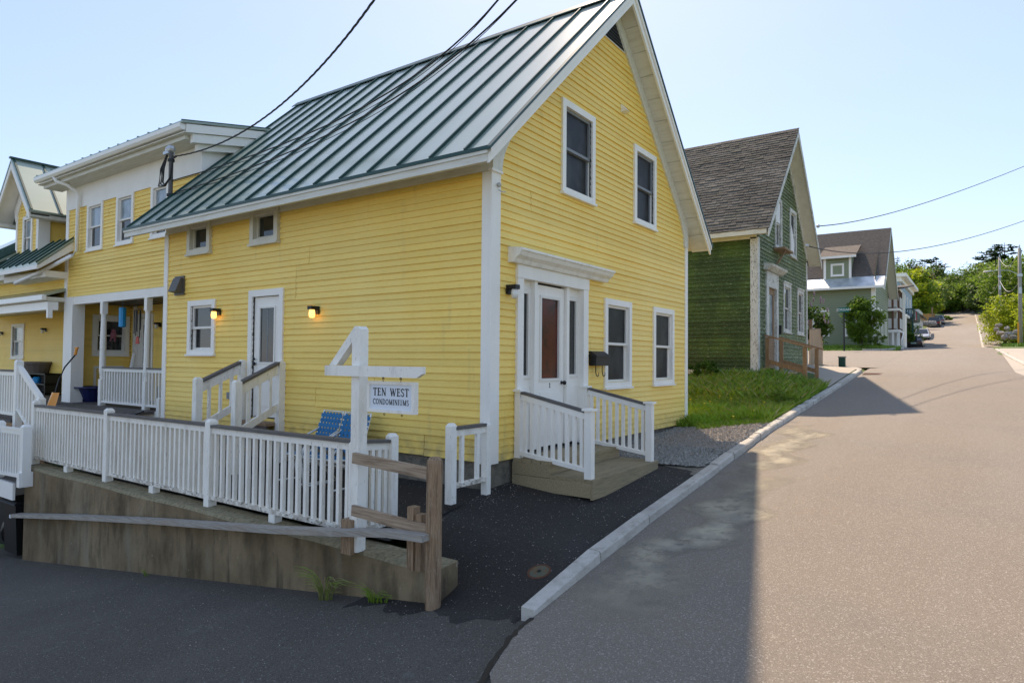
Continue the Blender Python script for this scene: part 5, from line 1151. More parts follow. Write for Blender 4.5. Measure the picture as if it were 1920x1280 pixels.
for x in (13.05, 14.72):
    pbox('post', 'wood_new', gs, x-.05, x+.05, -.17, -.07, .45, 2.0); pbox('post', 'wood_new', gs, x-.05, x+.05, -1.17, -1.07, .45, 1.70)
    part('handrail', 'wood_new', gs, lambda q: q.beam((x, -.05, 2.06), (x, -1.30, 1.68), .13, .045)); part('mid_rail', 'wood_new', gs, lambda q: q.beam((x, -.1, 1.32), (x, -1.14, 1.02), .04, .12))
# picket fence beyond, lilac
pf = thing('picket_fence', 'short unpainted stockade fence beside the green house', 'fence', (19.1, -.1, 1.0))
for k in range(15):
    x = 19.12 + k*.165; z = ZR(x) + .1
    part('picket', 'wood_picket', pf, lambda q: q.prism([(x, -.10, z-.1), (x+.13, -.10, z-.1), (x+.13, -.10, z+1.28), (x+.065, -.10, z+1.38), (x, -.10, z+1.28)], (0, .02, 0)))
pbox('post', 'wood_brown', pf, 19.9, 20.0, -.02, .08, 1.0, 2.9); pbox('rail', 'wood_picket', pf, 19.1, 21.5, -.078, -.04, 2.0, 2.1)

# ------------------------------------------------------------------ trees, bushes
def leafcloud(mb, rg, clumps, per, leaf, spread, flat=.8):
    for (c, r) in clumps:
        for _ in range(per):
            d = V((rg.gauss(0, 1), rg.gauss(0, 1), rg.gauss(0, 1))).normalized() * (r * spread * rg.random() ** .4); d.z *= flat
            p = c + d; l = leaf * rg.uniform(.6, 1.35)
            a = V((rg.uniform(-1, 1), rg.uniform(-1, 1), rg.uniform(-.5, .5))).normalized() * l
            b = a.cross(V((rg.uniform(-1, 1), rg.uniform(-1, 1), rg.uniform(.3, 1)))).normalized() * l * .62
            mb.add([p - a*.5, p + b*.5, p + a*.55, p - b*.5], [(0, 1, 2, 3)])
def broadleaf(name, label, cat, base, h, rx, ry, m, nclump=50, per=60, leaf=.35, crown0=.25, grp=None, seed=1, trunk_r=None, sparse=1.0, m2=None):
    rg = random.Random(seed); base = V(base); t = thing(name, label, cat, base, grp); tr = trunk_r or h*.018
    top = base + V((rg.uniform(-.03, .03)*h, rg.uniform(-.03, .03)*h, h*.9)); mb = MB()
    trunk = [base + V((0, 0, -.3))] + [base.lerp(top, k/5) + V((rg.uniform(-.012, .012)*h, rg.uniform(-.012, .012)*h, 0)) for k in range(1, 6)]
    mb.tube(trunk, [tr*1.3, tr, tr*.8, tr*.6, tr*.4, tr*.15], 7); clumps = []
    cc = base + V((0, 0, h*(crown0+1)/2)); rz = h*(1-crown0)/2
    for i in range(nclump):
        u = rg.uniform(-1, 1); a = rg.uniform(0, 6.283); s = math.sqrt(1-u*u); k = rg.uniform(.45, 1.0) ** .5 * (.82 + .18*math.sin(3*a + seed))
        taper = 1.0 if u < .1 else (1 - .35*u)
        c = cc + V((rx*s*math.cos(a)*k*taper, ry*s*math.sin(a)*k*taper, rz*u*k*.96)); clumps.append((c, rg.uniform(.16, .30)*(rx+ry+rz)/3*1.15))
        if i % 3 == 0:
            o = trunk[min(5, max(1, int(1 + 4*max(0, (c.z-base.z)/h - .15))))]
            mb.tube([o, o.lerp(c, .5) + V((0, 0, -.02*h)), c], [tr*.35, tr*.2, tr*.06], 4, False)
    mb.build('trunk', 'bark', t)
    q = MB(); leafcloud(q, rg, clumps if m2 is None else clumps[::2], int(per*sparse), leaf, 1.0); q.build('crown', m, t)
    if m2: q = MB(); leafcloud(q, rg, clumps[1::2], int(per*sparse), leaf, 1.0); q.build('crown', m2, t)
    return t
def conifer(name, label, base, h, r, seed, grp=None, open_=False):
    rg = random.Random(seed); base = V(base); t = thing(name, label, 'tree', base, grp); mb = MB()
    mb.tube([base + V((0, 0, -.5)), base + V((0, 0, h))], [h*.016, h*.003], 6); q = MB(); n = 15 if open_ else 24
    for i in range(n):
        f = (.35 if open_ else .12) + (1 - (.35 if open_ else .12)) * i/n; z = h*f
        rad_ = (r*(1-f)**.7 + .25) * rg.uniform(.6, 1.25) if not open_ else r*rg.uniform(.45, 1.1)*(1.15-f*.7)
        for k in range(5 if open_ else 8):
            a = rg.uniform(0, 6.283); rr = rad_*rg.uniform(.6, 1.15); p = base + V((0, 0, z)); e = p + V((math.cos(a)*rr, math.sin(a)*rr, (.12 if open_ else -.22)*rr))
            mb.tube([p, e], [.05, .02], 3, False)
            for s in range(9):
                c = p.lerp(e, .25 + .75*s/9); w = rr*.20*(1.2 - s/12); d = (e-p).normalized()
                for g in range(3):
                    v = (d + V((rg.uniform(-.9, .9), rg.uniform(-.9, .9), rg.uniform(-.35, .5)))).normalized()*w*1.6; b = v.cross(V((rg.uniform(-.5, .5), rg.uniform(-.5, .5), 1))).normalized()*w*.42
                    q.add([c, c + v*.5 + b, c + v, c + v*.5 - b], [(0, 1, 2, 3)])
    mb.build('trunk', 'bark', t); q.build('crown', 'leaf_pine', t); return t
lil = broadleaf('lilac_bush', 'flowering lilac bush behind the stockade fence', 'bush', (21.6, .9, ZR(21.6)), 3.1, 1.0, 1.3, 'leaf_dark', 46, 70, .16, .1, seed=31, trunk_r=.05)
q = MB(); rg = random.Random(2)
for _ in range(34):
    a = rg.uniform(0, 6.283); u = rg.uniform(-.2, .95); s = math.sqrt(1-u*u); c = V((21.6 + 1.0*s*math.cos(a), .9 + 1.3*s*math.sin(a), ZR(21.6) + 1.7 + 1.35*u)); q.ball(c, (.045, .045, .09), 5, 4, .3)
q.build('blossom', 'blossom', lil)
broadleaf('shrub', 'large dark green shrub before the grey green house', 'bush', (37.0, .42, 2.1), 3.5, 1.35, 1.3, 'leaf_mid', 70, 70, .17, .02, seed=32, trunk_r=.05)
broadleaf('low_shrub', 'small pale leafy shrub at the corner of the grey green house', 'bush', (38.1, -.25, 2.2), 1.1, .55, .55, 'leaf_pale', 22, 40, .10, .0, seed=33, trunk_r=.02)
broadleaf('low_shrub', 'low clump of dark leaves by the wooden porch steps', 'bush', (12.55, -.75, .62), .38, .3, .32, 'leaf_bush', 20, 45, .06, .0, seed=34, trunk_r=.01)
broadleaf('low_shrub', 'leafy weeds against the green house wall', 'weed', (11.6, 1.2, .78), .55, .5, .6, 'leaf_bush', 20, 45, .07, .0, seed=35, trunk_r=.01)
broadleaf('low_shrub', 'leafy weeds growing beside the kerb in the lawn', 'weed', (9.3, -1.35, .38), .30, .35, .3, 'leaf_mid', 14, 30, .05, .0, seed=36, trunk_r=.008)
q = MB(); rg = random.Random(8)
for k in range(22):
    x = rg.uniform(6.6, 11.8); y = rg.uniform(-1.4, .0 if x < 7.2 else .8); z = terrain(x, y)
    q.tube([(x, y, z), (x+.02, y, z+.15)], .004, 3); q.lathe((x+.02, y, z+.15), [(.01, 0), (.026, .008), (.022, .016)], 8)
stuff(q.build('dandelions', 'dandelion', local=True), 'small yellow dandelion flowers scattered in the lawn', 'flowers')

# ================================================================== GREY GREEN HOUSE
SX, SYE = 39.0, 9.0
sk = (SX - CAM.x) / (44.331 - CAM.x)
def sq(p):                       # a photo point on the near wall of this house
    return onX(p[0], p[1], SX)
sg = thing('sage_house', 'grey green vinyl sided house with brown shingle roof and shed dormer', 'house', (SX+3, 3, 2.0))
SF = Fr((SX, 0, 0), (0, 1, 0), (-1, 0, 0)); SG = Fr((0, 0, 0), (1, 0, 0), (0, -1, 0)); SW = 7.4
ze = sq((1640, 536)).z; zr = onX(1658, 428, SX + SW/2).z; ztp = sq((1652, 513)).z
pbox('wall', 'black', sg, SX+.06, SX+SW-.06, .06, SYE, 1.9, ze)
pbox('foundation', 'foundation', sg, SX+.02, SX+SW, .02, SYE, 1.7, 2.36)
mb = MB(); lapwall(mb, SF, .0, SYE, 2.36, ze, .16, None, .04); mb.build('siding', 'sage', sg)
smx = SX + SW/2; ss_ = (zr - ztp)/(SW/2 + .0)
mb = MB(); lapwall(mb, SG, SX, SX+SW, 2.36, zr-.25, .16, lambda z: (max(SX, smx-(zr-.15-z)/ss_), min(SX+SW, smx+(zr-.15-z)/ss_)), .035); mb.build('siding', 'sage', sg)
part('corner_board', 'white', sg, lambda q: (q.box(SX-.04, SX+.22, -.04, -.021, 2.3, ze), q.box(SX-.04, SX-.021, -.02, .18, 2.3, ze)))
part('metal_strip', 'tinstrip', sg, lambda q: q.prism([(SX-.55, -.55, ze-.02), (SX+.45, -.55, ztp-.02), (SX+.45, -.55, ztp-.06), (SX-.55, -.55, ze-.10)], (0, SYE+1, 0)))
part('eave_soffit', 'white', sg, lambda q: (q.box(SX-.52, SX, -.5, SYE, ze-.12, ze-.08), q.box(SX-.56, SX-.53, -.55, SYE, ze-.16, ze-.02)))
part('roof_slope', 'brownroof', sg, lambda q: q.prism([(SX+.40, -.58, ztp-.01), (smx, -.58, zr), (smx, -.58, zr-.08), (SX+.40, -.58, ztp-.10)], (0, SYE+1, 0)))
part('roof_slope', 'brownroof', sg, lambda q: q.prism([(smx, -.58, zr), (SX+SW+.6, -.58, ze), (SX+SW+.6, -.58, ze-.08), (smx, -.58, zr-.08)], (0, SYE+1, 0)))
for (xe, zq) in ((SX+.40, ztp), (SX+SW+.6, ze)):
    part('rake_board', 'offwhite', sg, lambda q: (q.prism([(smx, -.61, zr-.03), (xe, -.61, zq-.05), (xe, -.61, zq-.30), (smx, -.61, zr-.27)], (0, .03, 0)), q.prism([(smx, -.58, zr-.14), (xe, -.58, zq-.16), (xe, -.58, zq-.2), (smx, -.58, zr-.18)], (0, .56, 0))))
part('rake_board', 'offwhite', sg, lambda q: q.prism([(SX+.40, -.61, ztp-.08), (SX-.55, -.61, ze-.12), (SX-.55, -.61, ze-.32), (SX+.40, -.61, ztp-.30)], (0, .03, 0)))
a_ = sq((1543, 485)).y; b_ = sq((1594, 485)).y; zd0 = sq((1543, 520)).z; zd1 = sq((1543, 482)).z
dl_, dh_ = min(a_, b_), max(a_, b_)
mb = MB(); lapwall(mb, Fr((SX+.35, 0, 0), (0, 1, 0), (-1, 0, 0)), dl_, dh_, zd0-.1, zd1+.1, .13); mb.build('dormer_wall', 'sage', sg)
pbox('dormer_wall', 'sage', sg, SX+.40, SX+3, dl_+.02, dh_-.02, zd0-.1, zd1+.05)
pbox('dormer_trim', 'white', sg, SX+.30, SX+.36, dl_-.02, dl_+.12, zd0-.1, zd1); pbox('dormer_trim', 'white', sg, SX+.30, SX+.36, dh_-.12, dh_+.02, zd0-.1, zd1)
zdt = onX(1560, 463, SX+2.3).z
part('dormer_roof', 'brownroof', sg, lambda q: q.prism([(SX-.02, dl_-.32, zd1), (SX+2.4, dl_-.32, zdt), (SX+2.4, dl_-.32, zdt-.09), (SX-.02, dl_-.32, zd1-.09)], (0, dh_-dl_+.6, 0)))
pbox('dormer_fascia', 'white', sg, SX-.06, SX-.022, dl_-.34, dh_+.3, zd1-.14, zd1+.0)
SFd = Fr((SX+.33, 0, 0), (0, 1, 0), (-1, 0, 0))
wa, wb = sorted((sq((1556, 500)).y, sq((1581, 500)).y)); window(sg, SFd, wa, wb, sq((1556, 517)).z, sq((1556, 494)).z, tw=.08, style='single', glass='glass_teal')
for (x0, x1, y0, y1) in ((1524, 1555, 582, 630), (1583, 1607, 580, 630), ):
    wa, wb = sorted((sq((x0, y0)).y, sq((x1, y0)).y)); window(sg, SF, wa, wb, sq((x0, y1)).z, sq((x0, y0)).z, tw=.12, glass='glass_teal')
for x in (SX+1.2, SX+3.1, SX+5.2): window(sg, SG, x, x+.9, 3.1, 4.8, tw=.12, glass='glass_teal')
for x in (SX+2.2, SX+4.2): window(sg, SG, x, x+.9, 6.3, 7.8, tw=.12, glass='glass_teal')
# street sign
stx = 33.8; sp0 = onX(1583, 662, stx); stop = onX(1583, 585, stx).z
st = thing('street_sign', 'green street name sign on a thin dark post before the grey green house', 'street sign', (stx, sp0.y, ZR(stx)))
part('post', 'darkmetal', st, lambda q: q.tube([(stx, sp0.y, ZR(stx)-.2), (stx, sp0.y, stop)], .04, 6))
wl_, wr_ = onX(1572, 578, stx).y, onX(1592, 578, stx).y
sb_ = pbox('sign_plate', 'signgreen', st, stx-.012, stx+.012, wr_, wl_, stop-.0, stop+.26)
tcu = bpy.data.curves.new('lettering', 'FONT'); tcu.body = 'JORDAN'; tcu.size = .185; tcu.align_x = 'CENTER'; tcu.align_y = 'CENTER'; tcu.extrude = .001
tmp = bpy.data.objects.new('tmp_text', tcu); col.objects.link(tmp); bpy.context.view_layer.update()
tme = bpy.data.meshes.new_from_object(tmp.evaluated_get(bpy.context.evaluated_depsgraph_get())); bpy.data.objects.remove(tmp)
to = bpy.data.objects.new('lettering', tme); col.objects.link(to); tme.materials.clear(); tme.materials.append(M['flagwhite']); to.parent = sb_
to.location = V((stx-.016, (wl_+wr_)/2, stop+.13)) - st.location; to.rotation_euler = (rad(90), 0, rad(-90))
# green utility box, drain grate
ux = onZ(1579, 686, ZR(19.2)+.12)
ub = thing('utility_post', 'short green utility marker box at the end of the pavement slab', 'utility box', (19.0, ux.y, ZR(19)))
uy = onX(1579, 686, 19.0).y; uz = onX(1579, 686, 19.0).z
part('body', 'darkgreen', ub, lambda q: q.box(18.9, 19.1, uy-.10, uy+.10, uz-.3, uz+.30)); part('cap', 'stone', ub, lambda q: q.box(18.88, 19.12, uy-.12, uy+.12, uz+.302, uz+.34))
part('side_rib', 'darkgreen', ub, lambda q: q.box(18.885, 18.899, uy-.04, uy+.05, uz-.2, uz+.25))
dgx = 17.4; dgy = YL(dgx) - .42
dg_ = thing('drain_grate', 'rusty storm drain grate in the road by the kerb', 'grate', (dgx, dgy, ZR(dgx)))
for k in range(9): part('bar', 'rust', dg_, lambda q: q.obox((dgx-.3+k*.07, dgy-.32, ZR(dgx-.3+k*.07)+.012), (.035, 0, .003), (0, .64, 0), (0, 0, .012)))
part('pit', 'black', dg_, lambda q: q.obox((dgx-.32, dgy-.33, ZR(dgx-.32)+.009), (.66, 0, .056), (0, .66, 0), (0, 0, .002)))

# ================================================================== FAR STREET
def at_x(px, py, X): return onX(px, py, X)
# three tier porch building
px0 = 50.0
pb = thing('tiered_porch_house', 'house with brown posted three tier porches up the street', 'house', (px0+3, 2, 2.4))
Pl = lambda x, y, X=px0: onX(x, y, X)
yl_, yr_ = Pl(1660, 560).y, Pl(1687, 560).y
ylv = [Pl(1675, 648).z, Pl(1675, 618).z, Pl(1675, 578).z, Pl(1675, 540).z, Pl(1675, 528).z]
pbox('wall', 'offwhite', pb, px0+2.2, px0+10, yr_+.4, yl_+4, 2.0, ylv[3]+.5)
for i in range(4): pbox('porch_deck', 'white', pb, px0-.05, px0+2.3, yr_, yl_+2, ylv[i]-.18, ylv[i])
for y in (yr_+.08, (yr_+yl_)/2, yl_-.1):
    for i in range(3): pbox('porch_post', 'brownpost' if i else 'white', pb, px0, px0+.14, y-.07, y+.07, ylv[i], ylv[i+1]-.18)
for x in (px0+1.0, px0+2.0): pbox('porch_post', 'brownpost', pb, x, x+.14, yr_, yr_+.12, ylv[0], ylv[3]-.18)
for i in range(1, 3):
    pbox('porch_rail', 'offwhite', pb, px0+.02, px0+.06, yr_, yl_, ylv[i]+.1, ylv[i]+.85); pbox('porch_rail', 'offwhite', pb, px0+.06, px0+2.1, yr_, yr_+.04, ylv[i]+.1, ylv[i]+.85)
    pbox('screen_panel', 'sage', pb, px0+.5, px0+.54, (yr_+yl_)/2, yl_+1.5, ylv[i], ylv[i]+1.6)
part('roof', 'brownroof', pb, lambda q: q.prism([(px0-.4, yr_-.3, ylv[3]+.02), (px0+10, yr_-.3, ylv[3]+1.2), (px0+10, yr_-.3, ylv[3]+1.1), (px0-.4, yr_-.3, ylv[3]-.12)], (0, yl_-yr_+5, 0)))
pbox('front_stair', 'white', pb, px0-1.6, px0-.1, yr_-.2, yr_+.2, ylv[0]-.4, ylv[0]-.02)
part('stair_rail', 'white', pb, lambda q: (q.beam((px0-1.9, yr_-.25, ylv[0]+.35), (px0, yr_-.25, ylv[0]+1.0), .06, .08), q.box(px0-1.95, px0-1.85, yr_-.3, yr_-.2, ylv[0]-.6, ylv[0]+.4)))
# blue grey house
bx0 = 74.0; B_ = lambda x, y, X=bx0: onX(x, y, X)
bh = thing('blue_grey_house', 'tall blue grey house with white cornice farther up the street', 'house', (bx0+4, 4, 3))
ya_, yb_ = B_(1662, 560).y, B_(1686, 560).y; zt2 = B_(1680, 520).z
pbox('wall', 'bluegrey', bh, bx0, bx0+17, yb_, ya_+4, 2.8, zt2); pbox('siding_front', 'bluegrey', bh, bx0+.4, bx0+16.6, yb_-.06, yb_-.002, 3.4, zt2-.6)
part('cornice', 'white', bh, lambda q: (q.box(bx0-.5, bx0+17.6, yb_-.7, ya_+4.4, zt2+.02, zt2+.38), q.box(bx0-.15, bx0+17.2, yb_-.25, ya_+4.1, zt2-.45, zt2+.018)))
part('corner_board', 'white', bh, lambda q: q.box(bx0-.06, bx0+.3, yb_-.08, yb_-.0605, 2.9, zt2-.46))
BF = Fr((0, yb_-.06, 0), (1, 0, 0), (0, -1, 0)); BW = Fr((bx0, 0, 0), (0, 1, 0), (-1, 0, 0))
for x in (bx0+2.2, bx0+5.5, bx0+9, bx0+12.5):
    for z in (4.4, 7.4): window(bh, BF, x, x+1.1, z, z+1.7, tw=.14, glass='glass')
window(bh, BW, ya_+.4, ya_+1.3, zt2-2.2, zt2-1.0, tw=.12, glass='glass_teal')
pv = onX(1678, 592, bx0-4)
part('side_porch', 'white', bh, lambda q: (q.box(bx0-4, bx0, onX(1700, 595, bx0-4).y, onX(1662, 595, bx0-4).y, pv.z-.1, pv.z+.15)))
for xx in (1664, 1682, 1690, 1698):
    yy = onX(xx, 600, bx0-3.9).y; pbox('porch_post', 'white', bh, bx0-3.98, bx0-3.8, yy-.08, yy+.08, 2.9, pv.z-.12)
dk2 = thing('green_deck', 'dark green raised deck on the blue grey house', 'deck', (84, .6, 3))
d1 = onX(1690, 595, 80); d2 = onX(1713, 595, 80)
pbox('deck_floor', 'darkgreen', dk2, 80, 90, d2.y, d1.y, d1.z-.15, d1.z+.0)
for k in range(8):
    y = d2.y + (d1.y-d2.y)*k/7; pbox('baluster', 'darkgreen', dk2, 80, 80.08, y-.04, y+.04, d1.z, d1.z+.85)
pbox('top_rail', 'darkgreen', dk2, 79.95, 80.1, d2.y-.05, d1.y+.05, d1.z+.86, d1.z+.98); pbox('side_panel', 'darkgreen', dk2, 80.1, 90, d2.y-.05, d2.y, d1.z, d1.z+.95)
for y in (d1.y-.1, d2.y+.1): pbox('post', 'darkgreen', dk2, 80, 80.16, y-.08, y+.08, 3.0, d1.z-.151)
fl = thing('flag', 'small red and white flag hanging by the green deck', 'flag', (82, d2.y, 6)); f0 = onX(1713, 588, 82)
part('pole', 'white', fl, lambda q: q.beam((82, f0.y+.5, f0.z-.3), (82, f0.y-.4, f0.z+.4), .04, .04))
for k in range(5): part('stripe', 'flagred' if k % 2 == 0 else 'flagwhite', fl, lambda q: q.quad((82, f0.y-.35+.1*k, f0.z-.75), (82, f0.y-.25+.1*k, f0.z-.75), (82, f0.y-.2+.1*k, f0.z+.25-.09*k), (82, f0.y-.3+.1*k, f0.z+.33-.09*k)))
# small gabled house behind
sx0 = 100.0
sm = thing('small_house', 'small pale house with dark roof half hidden by trees up the street', 'house', (sx0, 3, 5))
s1 = onX(1703, 575, sx0); s2 = onX(1723, 575, sx0)
pbox('wall', 'offwhite', sm, sx0, sx0+8, s2.y, s1.y+5, 4.0, onX(1710, 580, sx0).z)
part('roof', 'shingle', sm, lambda q: q.prism([(sx0-.4, s2.y-.5, onX(1722, 588, sx0).z-.3), (sx0-.4, s1.y+2.5, onX(1700, 560, sx0).z+.8), (sx0-.4, s1.y+2.5, onX(1700, 560, sx0).z+.6), (sx0-.4, s2.y-.5, onX(1722, 588, sx0).z-.5)], (9, 0, 0)))
window(sm, Fr((sx0, 0, 0), (0, 1, 0), (-1, 0, 0)), s2.y+.7, s2.y+1.6, 7.0, 8.2, tw=.12)
# orange board fence and boulder wall
of = thing('board_fence', 'orange brown board fence at the top of the street', 'fence', (128, 3, 8)); ofx = 130.0
o1 = onX(1716, 603, ofx); o2 = onX(1752, 603, ofx); ot = onX(1735, 588, ofx).z
for k in range(14):
    y = o2.y + (o1.y-o2.y)*k/14; pbox('board', 'wood_fence', of, ofx, ofx+.06, y+.01, y+(o1.y-o2.y)/14-.01, o1.z-1.0, ot + random.uniform(-.04, .04))
part('side_run', 'wood_fence', of, lambda q: q.prism([(ofx, o2.y, o1.z-1.0), (ofx, o2.y, ot), (ofx+14, o2.y+.2, ot), (ofx+14, o2.y+.2, o1.z)], (0, .06, 0)))
pbox('post', 'wood_brown', of, ofx-.1, ofx+.1, o2.y+.2, o2.y+.4, o1.z-1, ot+1.1)
def rock(name, label, p, r, seed, grp, m='boulder', flat=.7):
    random.seed(seed); mb = MB(); mb.ball(V(p), (r, r*random.uniform(.8, 1.4), r*flat), 8, 6, .22); o = mb.build(name, m); tag(o, label, 'rock', grp); return o
for k in range(7):
    p = onX(1726 + k*4.2, 606, 118); rock('boulder', ('pale', 'grey', 'round', 'flat', 'broad', 'small', 'end')[k] + ' boulder in the low wall below the orange fence, ' + ('first', 'second', 'third', 'fourth', 'fifth', 'sixth', 'seventh')[k] + ' from the left', p, .55, 60+k, 'boulders below the board fence')
for k, (x, y, D_, r) in enumerate(((1868, 613, 74, .45), (1876, 620, 72, .5), (1884, 628, 70, .55), (1892, 622, 72, .6), (1900, 628, 70, .5), (1908, 618, 74, .6), (1873, 606, 77, .45), (1888, 612, 75, .5))):
    rock('boulder', ('low pale', 'pale', 'wide grey', 'large grey', 'dark', 'shaded', 'topmost pale', 'mossy')[k] + ' boulder in the rockery under the lime bush', onX(x, y+4, D_), r*.62, 80+k, 'boulders of the rockery', 'stone_pale' if k in (0, 1, 6) else 'boulder')
random.seed(77)
# cars ------------------------------------------------------------------------------------------------
def car(name, label, loc, rz, pm, suv=False, rear=True, pitch=0.0):
    """local: nose to +x, wheels on z=0"""
    t = thing(name, label, 'car', loc, 'cars parked along the street', rz); t.rotation_euler = (0, -pitch, rz)
    H = 1.72 if suv else 1.44; hb = 1.02 if suv else .90; wd = .92; Lh = 2.3
    secs = [(-2.30, .55, .74, .80), (-2.22, .36, hb-.06, .86), (-1.7, .28, hb+.02, .91), (-.6, .25, hb+.03, .93), (.7, .25, hb+.02, .93), (1.5, .28, hb-.05, .91), (2.12, .34, hb-.18, .84), (2.30, .45, .62, .70)]
    def body(q):
        k = len(q.v); n = 8
        for (x, z0, z1, w) in secs:
            zm = (z0+z1)/2
            for (y, z) in ((w*.86, z0), (w, z0+.12), (w, zm+.05), (w*.93, z1), (-w*.93, z1), (-w, zm+.05), (-w, z0+.12), (-w*.86, z0)): q.v.append((x, y, z))
        for i in range(len(secs)-1):
            for j in range(n): q.f.append((k+i*n+j, k+i*n+(j+1) % n, k+(i+1)*n+(j+1) % n, k+(i+1)*n+j))
        q.f.append(tuple(k+j for j in range(n))); q.f.append(tuple(k+(len(secs)-1)*n+j for j in reversed(range(n))))
    P = lambda n_, m_, f, s=False: part(n_, m_, t, f, smooth=s, local=True)
    P('body', pm, body)
    r0, r1, f1, f0 = (-2.15, -1.95, .25, 1.05) if suv else (-1.75, -1.0, .25, 1.15)
    def cab(q):
        b = [(r0, .84, hb), (f0, .84, hb), (f1, .66, H), (r1, .66, H)]
        v = [(x, y, z) for x, y, z in b] + [(x, -y, z) for x, y, z in b]; q.add(v, [(0, 1, 2, 3), (7, 6, 5, 4), (3, 2, 6, 7), (0, 3, 7, 4), (1, 5, 6, 2)])
    P('cabin', pm, cab)
    def lerp(a, b, u): return tuple(a[i] + (b[i]-a[i])*u for i in range(3))
    def pane(c, o):                                         # inset quad pushed out
        cen = tuple(sum(p[i] for p in c)/4 for i in range(3)); pts = [V(lerp(p, cen, .12)) + V(o) for p in c]; return lambda q: q.prism(pts, V(o)*.3)
    P('rear_window', 'car_glass', pane([(r0, .84, hb), (r0, -.84, hb), (r1, -.66, H), (r1, .66, H)], (-.012, 0, .008)))
    P('windshield', 'car_glass', pane([(f0, .84, hb), (f0, -.84, hb), (f1, -.66, H), (f1, .66, H)], (.012, 0, .008)))
    for s in (-1, 1):
        mx = -.45
        P('side_window', 'car_glass', pane([(r0+.1, s*.84, hb), (mx, s*.84, hb), (mx, s*.66, H), (r1, s*.66, H)], (0, s*.014, 0)))
        P('side_window', 'car_glass', pane([(mx, s*.84, hb), (f0, s*.84, hb), (f1, s*.66, H), (mx, s*.66, H)], (0, s*.014, 0)))
        P('taillight', 'tail', lambda q: q.box(-2.29, -2.15, min(s*.45, s*.82), max(s*.45, s*.82), .66 if not suv else .75, .80 if not suv else .95))
        P('headlight', 'head', lambda q: q.box(2.05, 2.24, min(s*.42, s*.76), max(s*.42, s*.76), .56, .68))
        P('mirror', pm, lambda q: q.box(.75, .9, min(s*.86, s*1.02), max(s*.86, s*1.02), hb+.02, hb+.15))
        for x in (-1.42, 1.42):
            w_ = P('wheel', 'rubber', lambda q: q.lathe((x, s*.93 - (.2 if s > 0 else 0), .34), [(.2, 0), (.34, .02), (.34, .18), (.2, .2)], 16, 'y'))
            part('rim', 'galv', w_, lambda q: q.lathe((x, s*.93 - (.2 if s > 0 else 0) - .004, .34), [(.02, 0), (.21, 0), (.21, .208), (.02, .208)], 12, 'y'), local=True)
    P('plate', 'plate', lambda q: q.box(-2.315, -2.28, -.26, .26, .60, .74)); P('bumper', 'black', lambda q: (q.box(-2.34, -2.1, -.8, .8, .32, .50))); P('bumper', 'black', lambda q: q.box(2.1, 2.33, -.7, .7, .28, .45))
    return t
def place(px, py, X): return onX(px, py, X)
p = place(1713, 652, 80); car('parked_sedan', 'dark maroon sedan parked nearest on the left side of the street', (82.2, p.y, ZR(80)-.02), 0, 'car_maroon', pitch=.03)
p = place(1729, 636, 94); car('parked_sedan', 'silver sedan facing down the street behind the dark sedan', (96, p.y+.1, ZR(95)), math.pi, 'car_silver', pitch=-.1)
p = place(1751, 612, 124); car('parked_suv', 'black sport utility vehicle parked farther up the hill', (126, p.y, ZR(126)), 0, 'car_black', suv=True, pitch=.1)
p = place(1760, 609, 131); car('parked_suv', 'silver grey sport utility vehicle just beyond the black one', (134, p.y+.05, ZR(134)), 0, 'car_grey', suv=True, pitch=.1)

# utility poles
def pole(label, px, X, ytop, ybase=None, arm=False):
    b = onX(px, 640, X); zb_ = terrain(X, b.y); zt_ = onX(px, ytop, X).z
    t = thing('utility_pole', label, 'pole', (X, b.y, zb_), 'utility poles on the right side of the street')
    part('shaft', 'polewood', t, lambda q: q.tube([(X, b.y, zb_-.5), (X, b.y, zt_)], [.18, .13], 9), smooth=True)
    part('insulator', 'galv', t, lambda q: q.lathe((X, b.y, zt_), [(.04, 0), (.06, .12), (.05, .3)], 8))
    part('cable_clamp', 'galv', t, lambda q: (q.lathe((X, b.y, zt_-2.6), [(.19, 0), (.19, .25)], 8), q.box(X-.3, X-.1, b.y-.1, b.y+.1, zt_-4.2, zt_-3.6)))
    if arm:
        part('lamp_arm', 'galv', t, lambda q: q.tube([(X, b.y+.1, zt_-2.4), (X-.1, b.y+.8, zt_-2.0), (X-.2, b.y+1.6, zt_-1.95), (X-.3, b.y+2.2, zt_-1.98)], .04, 6)); part('lamp_head', 'galv', t, lambda q: q.ball((X-.3, b.y+2.4, zt_-2.02), (.15, .35, .09)))
    return V((X, b.y, zt_))
PA = pole('nearest tall utility pole at the right edge with street lamp arm', 1914, 69, 465, arm=True)
PB = pole('second utility pole rising behind the lime bush', 1876, 98, 482)
PC = pole('farthest thin utility pole at the crest of the street', 1851, 150, 512)
PD = pole('short utility pole half hidden in trees right of the farthest one', 1859, 165, 506)
for k, (a, b, dz) in enumerate(((PA, PB, -.2), (PB, PC, -.2), (PA, PB, -3.0), (PB, PC, -3.0))):
    t = thing('utility_wire', ('upper wire between the first two right hand poles', 'upper wire between the far right hand poles', 'lower wire between the first two right hand poles', 'lower wire between the far right hand poles')[k], 'wire', a + V((0, 0, dz)), 'overhead wires')
    part('strand', 'wire_white', t, lambda q: q.tube([a.lerp(b, u/10) + V((0, 0, dz - 1.2*math.sin(math.pi*u/10))) for u in range(11)], .02, 4))
mk = onX(1909, 600, 66)
tag(part('marker_stake', 'yellow_marker', None, lambda q: q.box(66, 66.1, mk.y-.06, mk.y+.06, terrain(66, mk.y)-.1, terrain(66, mk.y)+2.2)), 'thin orange marker stake in the grass by the nearest pole', 'stake')

